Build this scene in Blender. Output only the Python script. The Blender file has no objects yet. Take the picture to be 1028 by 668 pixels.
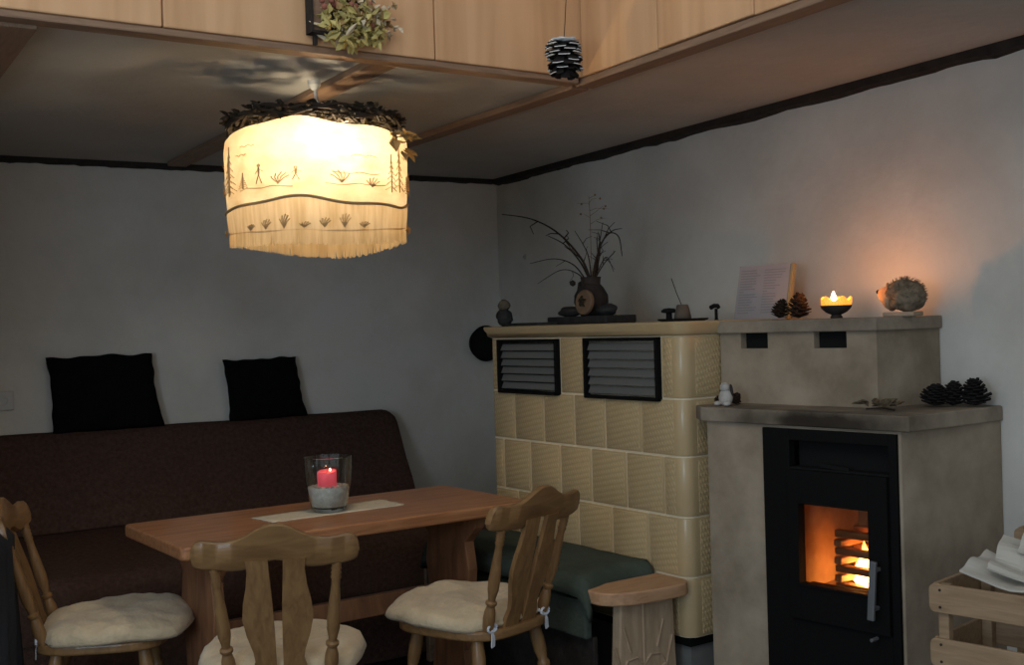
import bpy, bmesh, math, random
from mathutils import Vector, Matrix, noise
random.seed(7)
PI = math.pi
C = bpy.context.scene.collection
R = math.radians

# ------------------------------------------------------------------ helpers
def bm_obj(name, bm, mat=None, parent=None, smooth=False, loc=None, rz=None):
    bmesh.ops.recalc_face_normals(bm, faces=bm.faces)
    me = bpy.data.meshes.new(name)
    bm.to_mesh(me); bm.free()
    if smooth:
        for p in me.polygons: p.use_smooth = True
    if mat: me.materials.append(mat)
    o = bpy.data.objects.new(name, me); C.objects.link(o)
    if parent: o.parent = parent
    if loc is not None: o.location = loc
    if rz is not None: o.rotation_euler.z = rz
    return o

def auto_smooth(o, ang=40):
    me = o.data
    bm = bmesh.new(); bm.from_mesh(me)
    for f in bm.faces: f.smooth = True
    for e in bm.edges:
        if len(e.link_faces) == 2 and e.calc_face_angle(0) > R(ang): e.smooth = False
    bm.to_mesh(me); bm.free()
    return o

def tag(o, label, cat, group=None, kind=None):
    o['label'] = label; o['category'] = cat
    if group: o['group'] = group
    if kind: o['kind'] = kind
    return o

def thing(name, label, cat, loc=(0, 0, 0), rz=0, group=None):
    o = bpy.data.objects.new(name, None); C.objects.link(o)
    o.empty_display_size = .05
    o.location = loc; o.rotation_euler = (0, 0, rz)
    return tag(o, label, cat, group)

def struct(o, label=None):
    o['kind'] = 'structure'
    if label: o['label'] = label
    return o

def T(x=0, y=0, z=0, rz=0, rx=0, ry=0):
    return Matrix.Translation((x, y, z)) @ Matrix.Rotation(rz, 4, 'Z') @ Matrix.Rotation(ry, 4, 'Y') @ Matrix.Rotation(rx, 4, 'X')

def box(bm, sx, sy, sz, M=None, bev=0, seg=2):
    """box centred at origin of M"""
    r = bmesh.ops.create_cube(bm, size=1)
    vs = r['verts']
    for v in vs: v.co = Vector((v.co.x * sx, v.co.y * sy, v.co.z * sz))
    if bev:
        es = list({e for v in vs for e in v.link_edges})
        r2 = bmesh.ops.bevel(bm, geom=es, offset=bev, segments=seg, profile=.5, affect='EDGES')
        vs = list({v for f in r2['faces'] for v in f.verts} | {v for v in vs if v.is_valid})
    if M is not None:
        bmesh.ops.transform(bm, matrix=M, verts=vs)
    return vs

def prism(bm, pts, z0, z1, M=None, bev=0, seg=2):
    """polygon in xy extruded along z"""
    b = [bm.verts.new((p[0], p[1], z0)) for p in pts]
    t = [bm.verts.new((p[0], p[1], z1)) for p in pts]
    n = len(pts)
    fs = [bm.faces.new(b[::-1]), bm.faces.new(t)]
    for i in range(n): fs.append(bm.faces.new((b[i], b[(i + 1) % n], t[(i + 1) % n], t[i])))
    vs = b + t
    bmesh.ops.recalc_face_normals(bm, faces=fs)
    if bev:
        es = list(fs[0].edges) + list(fs[1].edges)
        r = bmesh.ops.bevel(bm, geom=es, offset=bev, segments=seg, profile=.5, affect='EDGES')
        vs = list({v for f in r['faces'] for v in f.verts} | {v for v in vs if v.is_valid})
    if M is not None: bmesh.ops.transform(bm, matrix=M, verts=vs)
    return vs

def lathe(bm, prof, seg=20, M=None, cap=True):
    """prof: list of (r,z)"""
    rings = []
    for r, z in prof:
        rings.append([bm.verts.new((r * math.cos(2 * PI * k / seg), r * math.sin(2 * PI * k / seg), z)) for k in range(seg)])
    for a, b in zip(rings, rings[1:]):
        for k in range(seg): bm.faces.new((a[k], a[(k + 1) % seg], b[(k + 1) % seg], b[k]))
    if cap:
        bm.faces.new(rings[0][::-1]); bm.faces.new(rings[-1])
    vs = [v for r in rings for v in r]
    if M is not None: bmesh.ops.transform(bm, matrix=M, verts=vs)
    return vs

def align(p0, p1):
    """matrix taking z axis 0..len to p0->p1"""
    p0, p1 = Vector(p0), Vector(p1)
    q = (p1 - p0).to_track_quat('Z', 'Y')
    return Matrix.Translation(p0) @ q.to_matrix().to_4x4()

def turned(bm, p0, p1, prof, seg=16):
    """prof: (t 0..1, r) between two points"""
    L = (Vector(p1) - Vector(p0)).length
    return lathe(bm, [(r, t * L) for t, r in prof], seg, align(p0, p1))

def tube(bm, pts, r, seg=8, r1=None, cap=True):
    pts = [Vector(p) for p in pts]; n = len(pts)
    rings = []
    up = Vector((0, 0, 1))
    prev = None
    for i, p in enumerate(pts):
        d = (pts[min(i + 1, n - 1)] - pts[max(i - 1, 0)]).normalized()
        if prev is None:
            a = d.cross(up)
            if a.length < 1e-3: a = d.cross(Vector((1, 0, 0)))
        else:
            a = prev - d * prev.dot(d)
        a.normalize(); prev = a
        b = d.cross(a)
        rr = r if r1 is None else r + (r1 - r) * i / (n - 1)
        rings.append([bm.verts.new(p + a * rr * math.cos(2 * PI * k / seg) + b * rr * math.sin(2 * PI * k / seg)) for k in range(seg)])
    for x, y in zip(rings, rings[1:]):
        for k in range(seg): bm.faces.new((x[k], x[(k + 1) % seg], y[(k + 1) % seg], y[k]))
    if cap:
        bm.faces.new(rings[0][::-1]); bm.faces.new(rings[-1])
    return [v for r_ in rings for v in r_]

def blob(bm, rx, ry, rz, M=None, sub=3, amp=0, freq=8, seed=0):
    r = bmesh.ops.create_icosphere(bm, subdivisions=sub, radius=1)
    vs = r['verts']
    for v in vs:
        c = v.co.copy()
        k = 1 + amp * noise.noise(c * freq * .25 + Vector((seed * 3.1, seed * 1.7, seed)))
        v.co = Vector((c.x * rx * k, c.y * ry * k, c.z * rz * k))
    if M is not None: bmesh.ops.transform(bm, matrix=M, verts=vs)
    return vs

def boolean(o, cutters):
    """subtract list of (bm) from o, bake it"""
    tmp = []
    for bm in cutters:
        c = bm_obj('cutter_tmp', bm)
        m = o.modifiers.new('b', 'BOOLEAN'); m.operation = 'DIFFERENCE'; m.object = c; m.solver = 'EXACT'
        c.parent = o.parent; tmp.append(c)
    bpy.context.view_layer.update()
    dg = bpy.context.evaluated_depsgraph_get()
    me = bpy.data.meshes.new_from_object(o.evaluated_get(dg))
    o.modifiers.clear(); old = o.data; o.data = me
    bpy.data.meshes.remove(old)
    for c in tmp: bpy.data.objects.remove(c)
    return o

# ------------------------------------------------------------------ materials
def mat(name, col, rough=.7, spec=.3, metal=0, bump=0, bscale=40, var=0, vscale=6, coat=0, sheen=0, col2=None, stretch=None, detail=4, lo=.3, hi=.72):
    m = bpy.data.materials.new(name); m.use_nodes = True
    nt = m.node_tree; b = nt.nodes['Principled BSDF']
    b.inputs['Base Color'].default_value = (*col, 1)
    b.inputs['Roughness'].default_value = rough
    b.inputs['Specular IOR Level'].default_value = spec
    b.inputs['Metallic'].default_value = metal
    b.inputs['Coat Weight'].default_value = coat
    b.inputs['Sheen Weight'].default_value = sheen
    tc = nt.nodes.new('ShaderNodeTexCoord')
    src = tc.outputs['Object']
    if stretch:
        mp = nt.nodes.new('ShaderNodeMapping'); mp.inputs['Scale'].default_value = stretch
        nt.links.new(src, mp.inputs['Vector']); src = mp.outputs['Vector']
    if var or col2:
        n = nt.nodes.new('ShaderNodeTexNoise'); n.inputs['Scale'].default_value = vscale; n.inputs['Detail'].default_value = detail
        n.inputs['Roughness'].default_value = .62
        nt.links.new(src, n.inputs['Vector'])
        r = nt.nodes.new('ShaderNodeValToRGB')
        r.color_ramp.elements[0].position = lo; r.color_ramp.elements[1].position = hi
        c2 = col2 if col2 else tuple(c * (1 - var) for c in col)
        r.color_ramp.elements[0].color = (*c2, 1); r.color_ramp.elements[1].color = (*col, 1)
        nt.links.new(n.outputs['Fac'], r.inputs['Fac']); nt.links.new(r.outputs['Color'], b.inputs['Base Color'])
    if bump:
        n2 = nt.nodes.new('ShaderNodeTexNoise'); n2.inputs['Scale'].default_value = bscale; n2.inputs['Detail'].default_value = 3
        nt.links.new(src, n2.inputs['Vector'])
        bp = nt.nodes.new('ShaderNodeBump'); bp.inputs['Strength'].default_value = bump; bp.inputs['Distance'].default_value = .01
        nt.links.new(n2.outputs['Fac'], bp.inputs['Height']); nt.links.new(bp.outputs['Normal'], b.inputs['Normal'])
    return m

def wood(name, c1, c2, scale=6, stretch=(1, 12, 12), rough=.45, coat=.0, knots=False, spec=.3):
    """grain runs along local x by default (stretch small on that axis)"""
    m = bpy.data.materials.new(name); m.use_nodes = True
    nt = m.node_tree; b = nt.nodes['Principled BSDF']
    b.inputs['Roughness'].default_value = rough; b.inputs['Coat Weight'].default_value = coat
    b.inputs['Specular IOR Level'].default_value = spec
    tc = nt.nodes.new('ShaderNodeTexCoord'); mp = nt.nodes.new('ShaderNodeMapping')
    mp.inputs['Scale'].default_value = stretch
    nt.links.new(tc.outputs['Object'], mp.inputs['Vector'])
    n = nt.nodes.new('ShaderNodeTexNoise'); n.inputs['Scale'].default_value = scale; n.inputs['Detail'].default_value = 5
    n.inputs['Distortion'].default_value = .8
    nt.links.new(mp.outputs['Vector'], n.inputs['Vector'])
    r = nt.nodes.new('ShaderNodeValToRGB')
    e = r.color_ramp.elements
    e[0].position = .3; e[0].color = (*c2, 1); e[1].position = .68; e[1].color = (*c1, 1)
    nt.links.new(n.outputs['Fac'], r.inputs['Fac'])
    out = r.outputs['Color']
    if knots:
        v = nt.nodes.new('ShaderNodeTexVoronoi'); v.inputs['Scale'].default_value = 3.2
        nt.links.new(tc.outputs['Object'], v.inputs['Vector'])
        kr = nt.nodes.new('ShaderNodeValToRGB'); kr.color_ramp.elements[0].position = .03; kr.color_ramp.elements[1].position = .075
        kr.color_ramp.elements[0].color = (.35, .25, .2, 1); kr.color_ramp.elements[1].color = (1, 1, 1, 1)
        nt.links.new(v.outputs['Distance'], kr.inputs['Fac'])
        mx = nt.nodes.new('ShaderNodeMix'); mx.data_type = 'RGBA'; mx.blend_type = 'MULTIPLY'; mx.inputs['Factor'].default_value = 1
        nt.links.new(out, mx.inputs['A']); nt.links.new(kr.outputs['Color'], mx.inputs['B']); out = mx.outputs['Result']
    nt.links.new(out, b.inputs['Base Color'])
    bp = nt.nodes.new('ShaderNodeBump'); bp.inputs['Strength'].default_value = .12; bp.inputs['Distance'].default_value = .004
    nt.links.new(n.outputs['Fac'], bp.inputs['Height']); nt.links.new(bp.outputs['Normal'], b.inputs['Normal'])
    return m

def emis(name, col, strength):
    m = bpy.data.materials.new(name); m.use_nodes = True
    nt = m.node_tree; b = nt.nodes['Principled BSDF']
    b.inputs['Base Color'].default_value = (*col, 1)
    b.inputs['Emission Color'].default_value = (*col, 1); b.inputs['Emission Strength'].default_value = strength
    return m

def translucent(name, col, w=.6, bump=0, pattern=None):
    m = bpy.data.materials.new(name); m.use_nodes = True
    nt = m.node_tree
    for n in list(nt.nodes):
        if n.type != 'OUTPUT_MATERIAL': nt.nodes.remove(n)
    out = [n for n in nt.nodes if n.type == 'OUTPUT_MATERIAL'][0]
    d = nt.nodes.new('ShaderNodeBsdfDiffuse'); t = nt.nodes.new('ShaderNodeBsdfTranslucent'); mx = nt.nodes.new('ShaderNodeMixShader')
    d.inputs['Color'].default_value = (*col, 1); t.inputs['Color'].default_value = (*col, 1)
    mx.inputs['Fac'].default_value = w
    tc = nt.nodes.new('ShaderNodeTexCoord'); n = nt.nodes.new('ShaderNodeTexNoise')
    mp = nt.nodes.new('ShaderNodeMapping'); mp.inputs['Scale'].default_value = (30, 30, 2) if pattern == 'v' else (5, 5, 9)
    nt.links.new(tc.outputs['Object'], mp.inputs['Vector']); nt.links.new(mp.outputs['Vector'], n.inputs['Vector'])
    n.inputs['Scale'].default_value = 2.2; n.inputs['Detail'].default_value = 4
    r = nt.nodes.new('ShaderNodeValToRGB'); r.color_ramp.elements[0].position = .3; r.color_ramp.elements[1].position = .65
    r.color_ramp.elements[0].color = (col[0] * .78, col[1] * .7, col[2] * .58, 1); r.color_ramp.elements[1].color = (*col, 1)
    nt.links.new(n.outputs['Fac'], r.inputs['Fac'])
    nt.links.new(r.outputs['Color'], d.inputs['Color']); nt.links.new(r.outputs['Color'], t.inputs['Color'])
    nt.links.new(d.outputs[0], mx.inputs[1]); nt.links.new(t.outputs[0], mx.inputs[2]); nt.links.new(mx.outputs[0], out.inputs['Surface'])
    return m

def plaster(name, c1, c2, vscale=1.3, bump=.25):
    m = mat(name, c1, rough=.92, spec=.1, col2=c2, vscale=vscale, bump=bump, bscale=22, detail=9, lo=.38, hi=.62)
    return m

M = {}
M['wall'] = plaster('wall_plaster', (.61, .605, .56), (.50, .49, .445), 1.4)
M['ceil'] = plaster('ceiling_plaster', (.5, .5, .48), (.42, .415, .39), .9)
M['floor'] = wood('dark_floor_boards', (.035, .03, .028), (.015, .013, .012), 5)
M['pine'] = wood('pine_panel', (.66, .40, .215), (.52, .295, .145), 1.6, (7, 7, .6), .55, knots=True)
M['lath'] = wood('brown_lath', (.30, .19, .12), (.20, .125, .08), 6, (1.2, 10, 10), .6)
M['dark_trim'] = mat('dark_trim_wood', (.035, .027, .022), .8, col2=(.015, .012, .01), vscale=18, bump=.5, bscale=30)
M['oak'] = wood('oak_chair', (.25, .14, .056), (.16, .085, .034), 7, (9, 9, 1.2), .4, coat=.12)
M['oak_rail'] = wood('oak_rail', (.25, .14, .056), (.165, .088, .035), 6, (1.5, 9, 9), .4, coat=.12)
M['table'] = wood('table_wood', (.42, .20, .09), (.24, .095, .04), 4.5, (1.1, 14, 14), .38, coat=.15)
M['trestle'] = wood('trestle_wood_shaded', (.27, .125, .06), (.16, .07, .034), 4.5, (6, 6, 1.2), .5)  # darker copy of the table wood, shade under the top painted in
M['benchwood'] = wood('bench_board', (.50, .30, .17), (.36, .20, .105), 5, (10, 1.5, 10), .5)
M['carved'] = wood('carved_board', (.44, .33, .22), (.33, .235, .15), 5, (10, 10, 1.4), .6)
M['cushion'] = mat('cream_sheepskin', (.58, .47, .31), .95, .1, col2=(.44, .345, .22), vscale=9, bump=.5, bscale=55, sheen=.2)
M['black_cloth'] = mat('black_cushion_cloth', (.006, .006, .007), .95, .05, col2=(.004, .004, .005), vscale=20, bump=.4, bscale=70)
M['brown_cloth'] = mat('brown_blanket', (.080, .048, .037), .97, .05, col2=(.048, .027, .021), vscale=60, bump=.5, bscale=120, detail=2)
M['green_cloth'] = mat('dark_green_cloth', (.07, .088, .07), .9, .1, col2=(.05, .064, .052), vscale=12, bump=.3, bscale=90)
M['runner'] = mat('pale_linen', (.60, .54, .42), .9, .1, bump=.4, bscale=160, var=.12, vscale=30)
M['white_rib'] = mat('pale_ribbon', (.55, .58, .62), .8, .1)
M['jacket'] = mat('dark_jacket', (.03, .033, .04), .85, .1, bump=.3, bscale=60)
M['black_steel'] = mat('black_steel', (.006, .006, .006), .7, .08, bump=.1, bscale=60)
M['flat_black'] = mat('matte_black', (.01, .01, .01), .9, .1, bump=.2, bscale=40)
M['grey_steel'] = mat('grey_steel', (.16, .165, .17), .45, .4, metal=.4)
M['grille'] = mat('grey_grille_slat', (.13, .135, .13), .45, .3, metal=.1)
M['stone'] = mat('stove_plaster', (.36, .30, .225), .85, .15, col2=(.21, .17, .12), vscale=3.2, bump=.25, bscale=14, detail=9, lo=.36, hi=.62)
M['slab'] = mat('stove_slab', (.30, .255, .195), .7, .2, col2=(.14, .115, .085), vscale=4.2, bump=.15, bscale=20, detail=9, lo=.36, hi=.64)
M['shelf'] = M['slab']
M['firebrick'] = mat('firebrick', (.40, .26, .17), .9, .1, col2=(.22, .13, .08), vscale=9, bump=.3)
M['concrete'] = mat('grey_plinth', (.2, .2, .19), .9, .1, var=.3, vscale=8)
M['dark_stone'] = mat('dark_stone', (.035, .035, .034), .7, .2, col2=(.015, .015, .015), vscale=20, bump=.3)
M['dark_clay'] = mat('dark_clay', (.04, .034, .03), .7, .2, col2=(.02, .017, .015), vscale=15, bump=.3)
M['twig'] = mat('dry_twig', (.035, .026, .019), .9, .1)
M['straw'] = mat('dry_straw', (.24, .17, .09), .9, .1, var=.4, vscale=30)
M['hay'] = mat('hedgehog_straw', (.25, .2, .14), .95, .1, col2=(.1, .08, .055), vscale=40, bump=.5, bscale=80)
M['skin_straw'] = mat('light_straw_face', (.5, .33, .2), .9, .1, var=.3, vscale=30)
M['paper'] = mat('white_paper', (.50, .48, .42), .9, .1, var=.06, vscale=5)
M['paper_edge'] = mat('yellowed_paper', (.32, .26, .14), .9, .1)
M['ink'] = mat('grey_ink', (.26, .25, .25), .9, .1)
M['paper_card'] = mat('greyish_lilac_card', (.36, .33, .335), .9, .1, var=.08, vscale=9)
M['cone'] = mat('pinecone_brown', (.045, .03, .02), .85, .1, var=.5, vscale=30)
M['cone_black'] = mat('pinecone_dark', (.022, .02, .019), .85, .1, var=.4, vscale=30)
M['snow'] = mat('white_painted_tip', (.75, .75, .74), .8, .1)
M['wax_yellow'] = bpy.data.materials.new('yellow_wax_painted_glow')
M['crate'] = wood('crate_wood', (.34, .235, .14), (.235, .155, .09), 5, (1.3, 12, 12), .65, knots=True)
M['leaf'] = mat('dried_leaf', (.40, .27, .11), .8, .15, col2=(.22, .14, .06), vscale=14)
M['leaf_yellow'] = mat('dried_yellow_green', (.60, .52, .20), .8, .15, col2=(.38, .31, .11), vscale=20)
M['leaf_pale'] = mat('dried_pale', (.62, .52, .36), .8, .15)
M['leaf_red'] = mat('dried_red_berry', (.28, .10, .07), .6, .3)
M['dark_leaf'] = mat('dark_garland', (.05, .04, .028), .85, .1, col2=(.025, .02, .014), vscale=20)
M['socket'] = mat('white_plastic', (.5, .5, .48), .5, .3)
M['brass'] = mat('lamp_metal', (.2, .14, .07), .4, .4, metal=.7)
M['white_fig'] = mat('white_glaze', (.5, .48, .44), .5, .3, var=.3, vscale=25)

def wax(m, col, emi=0, ecol=None):
    m.use_nodes = True
    b = m.node_tree.nodes['Principled BSDF']
    b.inputs['Base Color'].default_value = (*col, 1); b.inputs['Roughness'].default_value = .45
    b.inputs['Subsurface Weight'].default_value = .8; b.inputs['Subsurface Radius'].default_value = (.03, .015, .008)
    b.inputs['Subsurface Scale'].default_value = .6
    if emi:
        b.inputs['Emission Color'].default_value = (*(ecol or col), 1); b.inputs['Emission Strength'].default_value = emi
    return m
wax(M['wax_yellow'], (.85, .55, .12), .9, (1, .42, .04))  # emission painted into the wax for flame light shining through it
M['wax_pink'] = wax(bpy.data.materials.new('pink_wax_painted_glow'), (.85, .16, .22), .22, (1, .06, .10))  # slight red self-glow added, standing for candlelight inside the wax

# glass
g = bpy.data.materials.new('clear_glass'); g.use_nodes = True
nt = g.node_tree; b = nt.nodes['Principled BSDF']
b.inputs['Base Color'].default_value = (.93, .97, .95, 1); b.inputs['Roughness'].default_value = .02
b.inputs['Transmission Weight'].default_value = 1; b.inputs['IOR'].default_value = 1.45
M['glass'] = g
g2 = bpy.data.materials.new('stove_door_glass'); g2.use_nodes = True
nt = g2.node_tree
for n in list(nt.nodes):
    if n.type != 'OUTPUT_MATERIAL': nt.nodes.remove(n)
o_ = nt.nodes[0]
tr = nt.nodes.new('ShaderNodeBsdfTransparent'); tr.inputs['Color'].default_value = (.86, .80, .74, 1)
gl = nt.nodes.new('ShaderNodeBsdfGlossy'); gl.inputs['Roughness'].default_value = .05
mx = nt.nodes.new('ShaderNodeMixShader'); mx.inputs['Fac'].default_value = .04
nt.links.new(tr.outputs[0], mx.inputs[1]); nt.links.new(gl.outputs[0], mx.inputs[2]); nt.links.new(mx.outputs[0], o_.inputs['Surface'])
M['door_glass'] = g2

# glazed oven tile with an embossed diagonal weave
def tile_mat():
    m = bpy.data.materials.new('cream_glazed_tile'); m.use_nodes = True
    nt = m.node_tree; b = nt.nodes['Principled BSDF']
    b.inputs['Roughness'].default_value = .28; b.inputs['Specular IOR Level'].default_value = .4
    tc = nt.nodes.new('ShaderNodeTexCoord')
    sp = nt.nodes.new('ShaderNodeSeparateXYZ'); nt.links.new(tc.outputs['Object'], sp.inputs[0])
    def math_(op, a, b_=None, v=None):
        n = nt.nodes.new('ShaderNodeMath'); n.operation = op
        for i, q in enumerate((a, b_)):
            if q is None: continue
            if isinstance(q, (int, float)): n.inputs[i].default_value = q
            else: nt.links.new(q, n.inputs[i])
        return n.outputs[0]
    u = math_('ADD', sp.outputs['X'], sp.outputs['Y'])
    w = sp.outputs['Z']
    p = math_('ADD', math_('MULTIPLY', u, 420.0), math_('MULTIPLY', w, 210.0))
    q = math_('ADD', math_('MULTIPLY', u, -60.0), math_('MULTIPLY', w, 300.0))
    s1 = math_('SINE', p); s2 = math_('SINE', q)
    h = math_('MULTIPLY', math_('ADD', s1, 1.0), math_('ADD', s2, 1.25))
    no = nt.nodes.new('ShaderNodeTexNoise'); no.inputs['Scale'].default_value = 60; nt.links.new(tc.outputs['Object'], no.inputs['Vector'])
    h2 = math_('ADD', h, math_('MULTIPLY', no.outputs['Fac'], 2.0))
    bp = nt.nodes.new('ShaderNodeBump'); bp.inputs['Strength'].default_value = .36; bp.inputs['Distance'].default_value = .0013
    nt.links.new(h2, bp.inputs['Height']); nt.links.new(bp.outputs['Normal'], b.inputs['Normal'])
    r = nt.nodes.new('ShaderNodeValToRGB'); e = r.color_ramp.elements
    e[0].position = .1; e[0].color = (.42, .315, .165, 1); e[1].position = .6; e[1].color = (.52, .40, .225, 1)
    hn = math_('MULTIPLY', h2, .18); nt.links.new(hn, r.inputs['Fac']); nt.links.new(r.outputs['Color'], b.inputs['Base Color'])
    return m
M['tile'] = tile_mat()
M['glaze'] = mat('smooth_cream_glaze', (.50, .38, .21), .25, .4, var=.12, vscale=4)
M['grout'] = mat('tile_grout', (.74, .65, .46), .8, .1)

# ------------------------------------------------------------------ camera
cam = bpy.data.cameras.new('camera'); co = bpy.data.objects.new('camera', cam); C.objects.link(co)
cam.sensor_fit = 'HORIZONTAL'; cam.sensor_width = 36; cam.lens = 1150 / 1028 * 36
cam.clip_start = .05
a, p = R(1.7), R(.35)
Fw = Vector((0, math.cos(p), -math.sin(p))); R0 = Vector((1, 0, 0)); U0 = Vector((0, math.sin(p), math.cos(p)))
Rt = R0 * math.cos(a) - U0 * math.sin(a); Up = R0 * math.sin(a) + U0 * math.cos(a)
mm = Matrix((Rt, Up, -Fw)).transposed().to_4x4(); mm.translation = (0, 0, 1.38)
co.matrix_world = mm
bpy.context.scene.camera = co

# ------------------------------------------------------------------ setting
K = Vector((-.064, 6.447))                 # room corner
WD = Vector((.478, -.878)).normalized()    # along the right wall, towards camera
WN = Vector((.878, .478)).normalized()     # out of the right wall (away from room)
BD = Vector((-.851, -.525)).normalized()   # along the back wall, to the left
BN = Vector((.525, -.851)).normalized()    # back wall normal, into the room
CZ = 2.2
def P(base, d, s, n, t): return base + d * s + n * t
LW = K + BD * 3.35                         # left end of back wall
bm = bmesh.new(); q = K + WN * .2
prism(bm, [K - WD * .2, K + WD * 9.5, K + WD * 9.5 + WN * .15, K - WD * .2 + WN * .15], 0, CZ + .04)
struct(bm_obj('wall_right', bm, M['wall']))
bm = bmesh.new()
prism(bm, [K, LW, LW - BN * .15, K - BN * .15], 0, CZ + .04)
struct(bm_obj('wall_back', bm, M['wall']))
bm = bmesh.new()
prism(bm, [LW, LW + BN * 2.0, LW + BN * 2.0 + BD * .15, LW - BN * .15 + BD * .15], 0, CZ + .04)
struct(bm_obj('wall_left', bm, M['wall']))
bm = bmesh.new()
prism(bm, [LW + BD * .2 - BN * .2, K - BN * .2 + WN * .3, K + WD * 10 + WN * .2, Vector((-4.5, -3.2)), LW + BN * 1.2 + BD * 2], -.08, 0)
struct(bm_obj('floor', bm, M['floor']))
# ceiling round the open gallery edge
FC = Vector((.263, 3.858)); FD = Vector((-.83, -.558)).normalized(); RD = Vector((.509, -.861)).normalized()
FL_ = FC + FD * 3.1
bm = bmesh.new()
prism(bm, [LW + BD * .1, K - BN * .1, K - BN * .1 + WN * .1, FC + RD * .0, FL_], CZ, CZ + .03)
prism(bm, [K - BN * .1 + WN * .1, K + WD * 9.5 + WN * .1, FC + RD * 5.5, FC], CZ, CZ + .03)
struct(bm_obj('ceiling', bm, M['ceil']))
# dark strips along wall / ceiling joints
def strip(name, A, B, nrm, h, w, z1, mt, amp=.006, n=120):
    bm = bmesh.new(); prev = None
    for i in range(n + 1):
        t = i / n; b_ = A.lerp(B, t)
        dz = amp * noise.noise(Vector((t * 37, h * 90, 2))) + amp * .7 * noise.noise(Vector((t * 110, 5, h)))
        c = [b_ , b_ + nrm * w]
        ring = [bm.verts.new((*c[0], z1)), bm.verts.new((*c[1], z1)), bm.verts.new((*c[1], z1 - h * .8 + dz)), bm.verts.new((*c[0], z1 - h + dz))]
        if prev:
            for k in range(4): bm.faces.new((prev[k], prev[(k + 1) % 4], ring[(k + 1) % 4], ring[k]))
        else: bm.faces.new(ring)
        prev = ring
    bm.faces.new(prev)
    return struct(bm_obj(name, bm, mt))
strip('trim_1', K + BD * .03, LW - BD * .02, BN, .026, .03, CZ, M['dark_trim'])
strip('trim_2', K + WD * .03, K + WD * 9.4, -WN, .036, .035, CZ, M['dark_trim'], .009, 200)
# ceiling laths running from the back wall towards the gallery
def lath(name, A, B, w, h, mt=None):
    d = (B - A); L = d.length
    bm = bmesh.new(); box(bm, L, w, h, T(L / 2, 0, -h / 2), .004)
    o = bm_obj(name, bm, mt or M['lath'], None, loc=(A.x, A.y, CZ), rz=math.atan2(d.y, d.x))
    return struct(o)
lath('beam', Vector((-1.56, 5.42)), Vector((-.36, 3.47)), .09, .022)
lath('beam.001', Vector((-2.515, 4.936)), Vector((-1.24, 2.89)), .13, .03)
bB = Vector((-.93, 5.79))
lath('beam.002', bB, FC + Vector((.012, .02)) - RD * 0.035, .07, .024)
lath('beam.003', FC - RD * .02 + Vector((.015, .009)), FC + RD * 3.5 + Vector((.015, .009)), .07, .024)
# wooden fascia of the gallery opening: separate boards
def board(idx, A, B, z0, z1, th, nrm):
    d = B - A; L = d.length
    bm = bmesh.new(); box(bm, L - .004, th, z1 - z0, T(L / 2, 0, (z1 - z0) / 2), .004)
    o = bm_obj('trim_%d' % idx, bm, M['pine'], None, loc=(A.x + nrm.x * th / 2, A.y + nrm.y * th / 2, z0), rz=math.atan2(d.y, d.x))
    return struct(o)
FN = Vector((-FD.y, FD.x)); FN = FN if FN.y < 0 else -FN      # towards camera
edges = [0, .585, 1.42, 1.95, 2.45, 3.05]
for i, (e0, e1) in enumerate(zip(edges, edges[1:])):
    board(3 + i, FC + FD * e1, FC + FD * e0, CZ, CZ + .62, .025, FN)
RN = Vector((RD.y, -RD.x)); RN = RN if RN.x < 0 else -RN
edges = [.03, .44, .86, 1.3, 1.75, 2.2]
for i, (e0, e1) in enumerate(zip(edges, edges[1:])):
    board(8 + i, FC + RD * e0, FC + RD * e1, CZ + .003 * (i % 2), CZ + .62, .025, RN)
lath('trim_13', FC + FD * 3.05 - FN * .012, FC + FD * .03 - FN * .012, .06, .02)

# wall socket
sk = thing('wall_socket', 'small pale wall socket at the far left on the back wall', 'socket', (0, 0, 0))
sk.location = (*(K + BD * 2.59), 1.112); sk.rotation_euler.z = math.atan2(BN.y, BN.x) + PI / 2
bm = bmesh.new(); box(bm, .085, .012, .085, T(0, -.0065, 0), .004); bm_obj('plate', bm, M['socket'], sk)
bm = bmesh.new(); lathe(bm, [(.021, 0), (.021, .004), (.017, .004), (.016, .001)], 24, T(0, -.0125, 0, rx=PI / 2)); bm_obj('outlet_ring', bm, M['socket'], sk)

# pale plug in the right wall
wp = thing('wall_plug', 'tiny pale round plug in the right wall above the tiled stove', 'wall plug', (0.082, 6.179, 1.748), math.atan2(WD.y, WD.x))
bm = bmesh.new(); lathe(bm, [(.014, 0), (.014, .004), (.010, .006), (.003, .006), (.0025, .003)], 20, T(0, 0, 0, rx=PI / 2)); bm_obj('cap', bm, mat('pale_plug', (.42, .41, .38), .8, .1), wp)
bm = bmesh.new(); lathe(bm, [(.0022, .003), (.0022, .009), (.001, .010)], 10, T(0, 0, 0, rx=PI / 2)); bm_obj('pin', bm, M['dark_trim'], wp)

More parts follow.
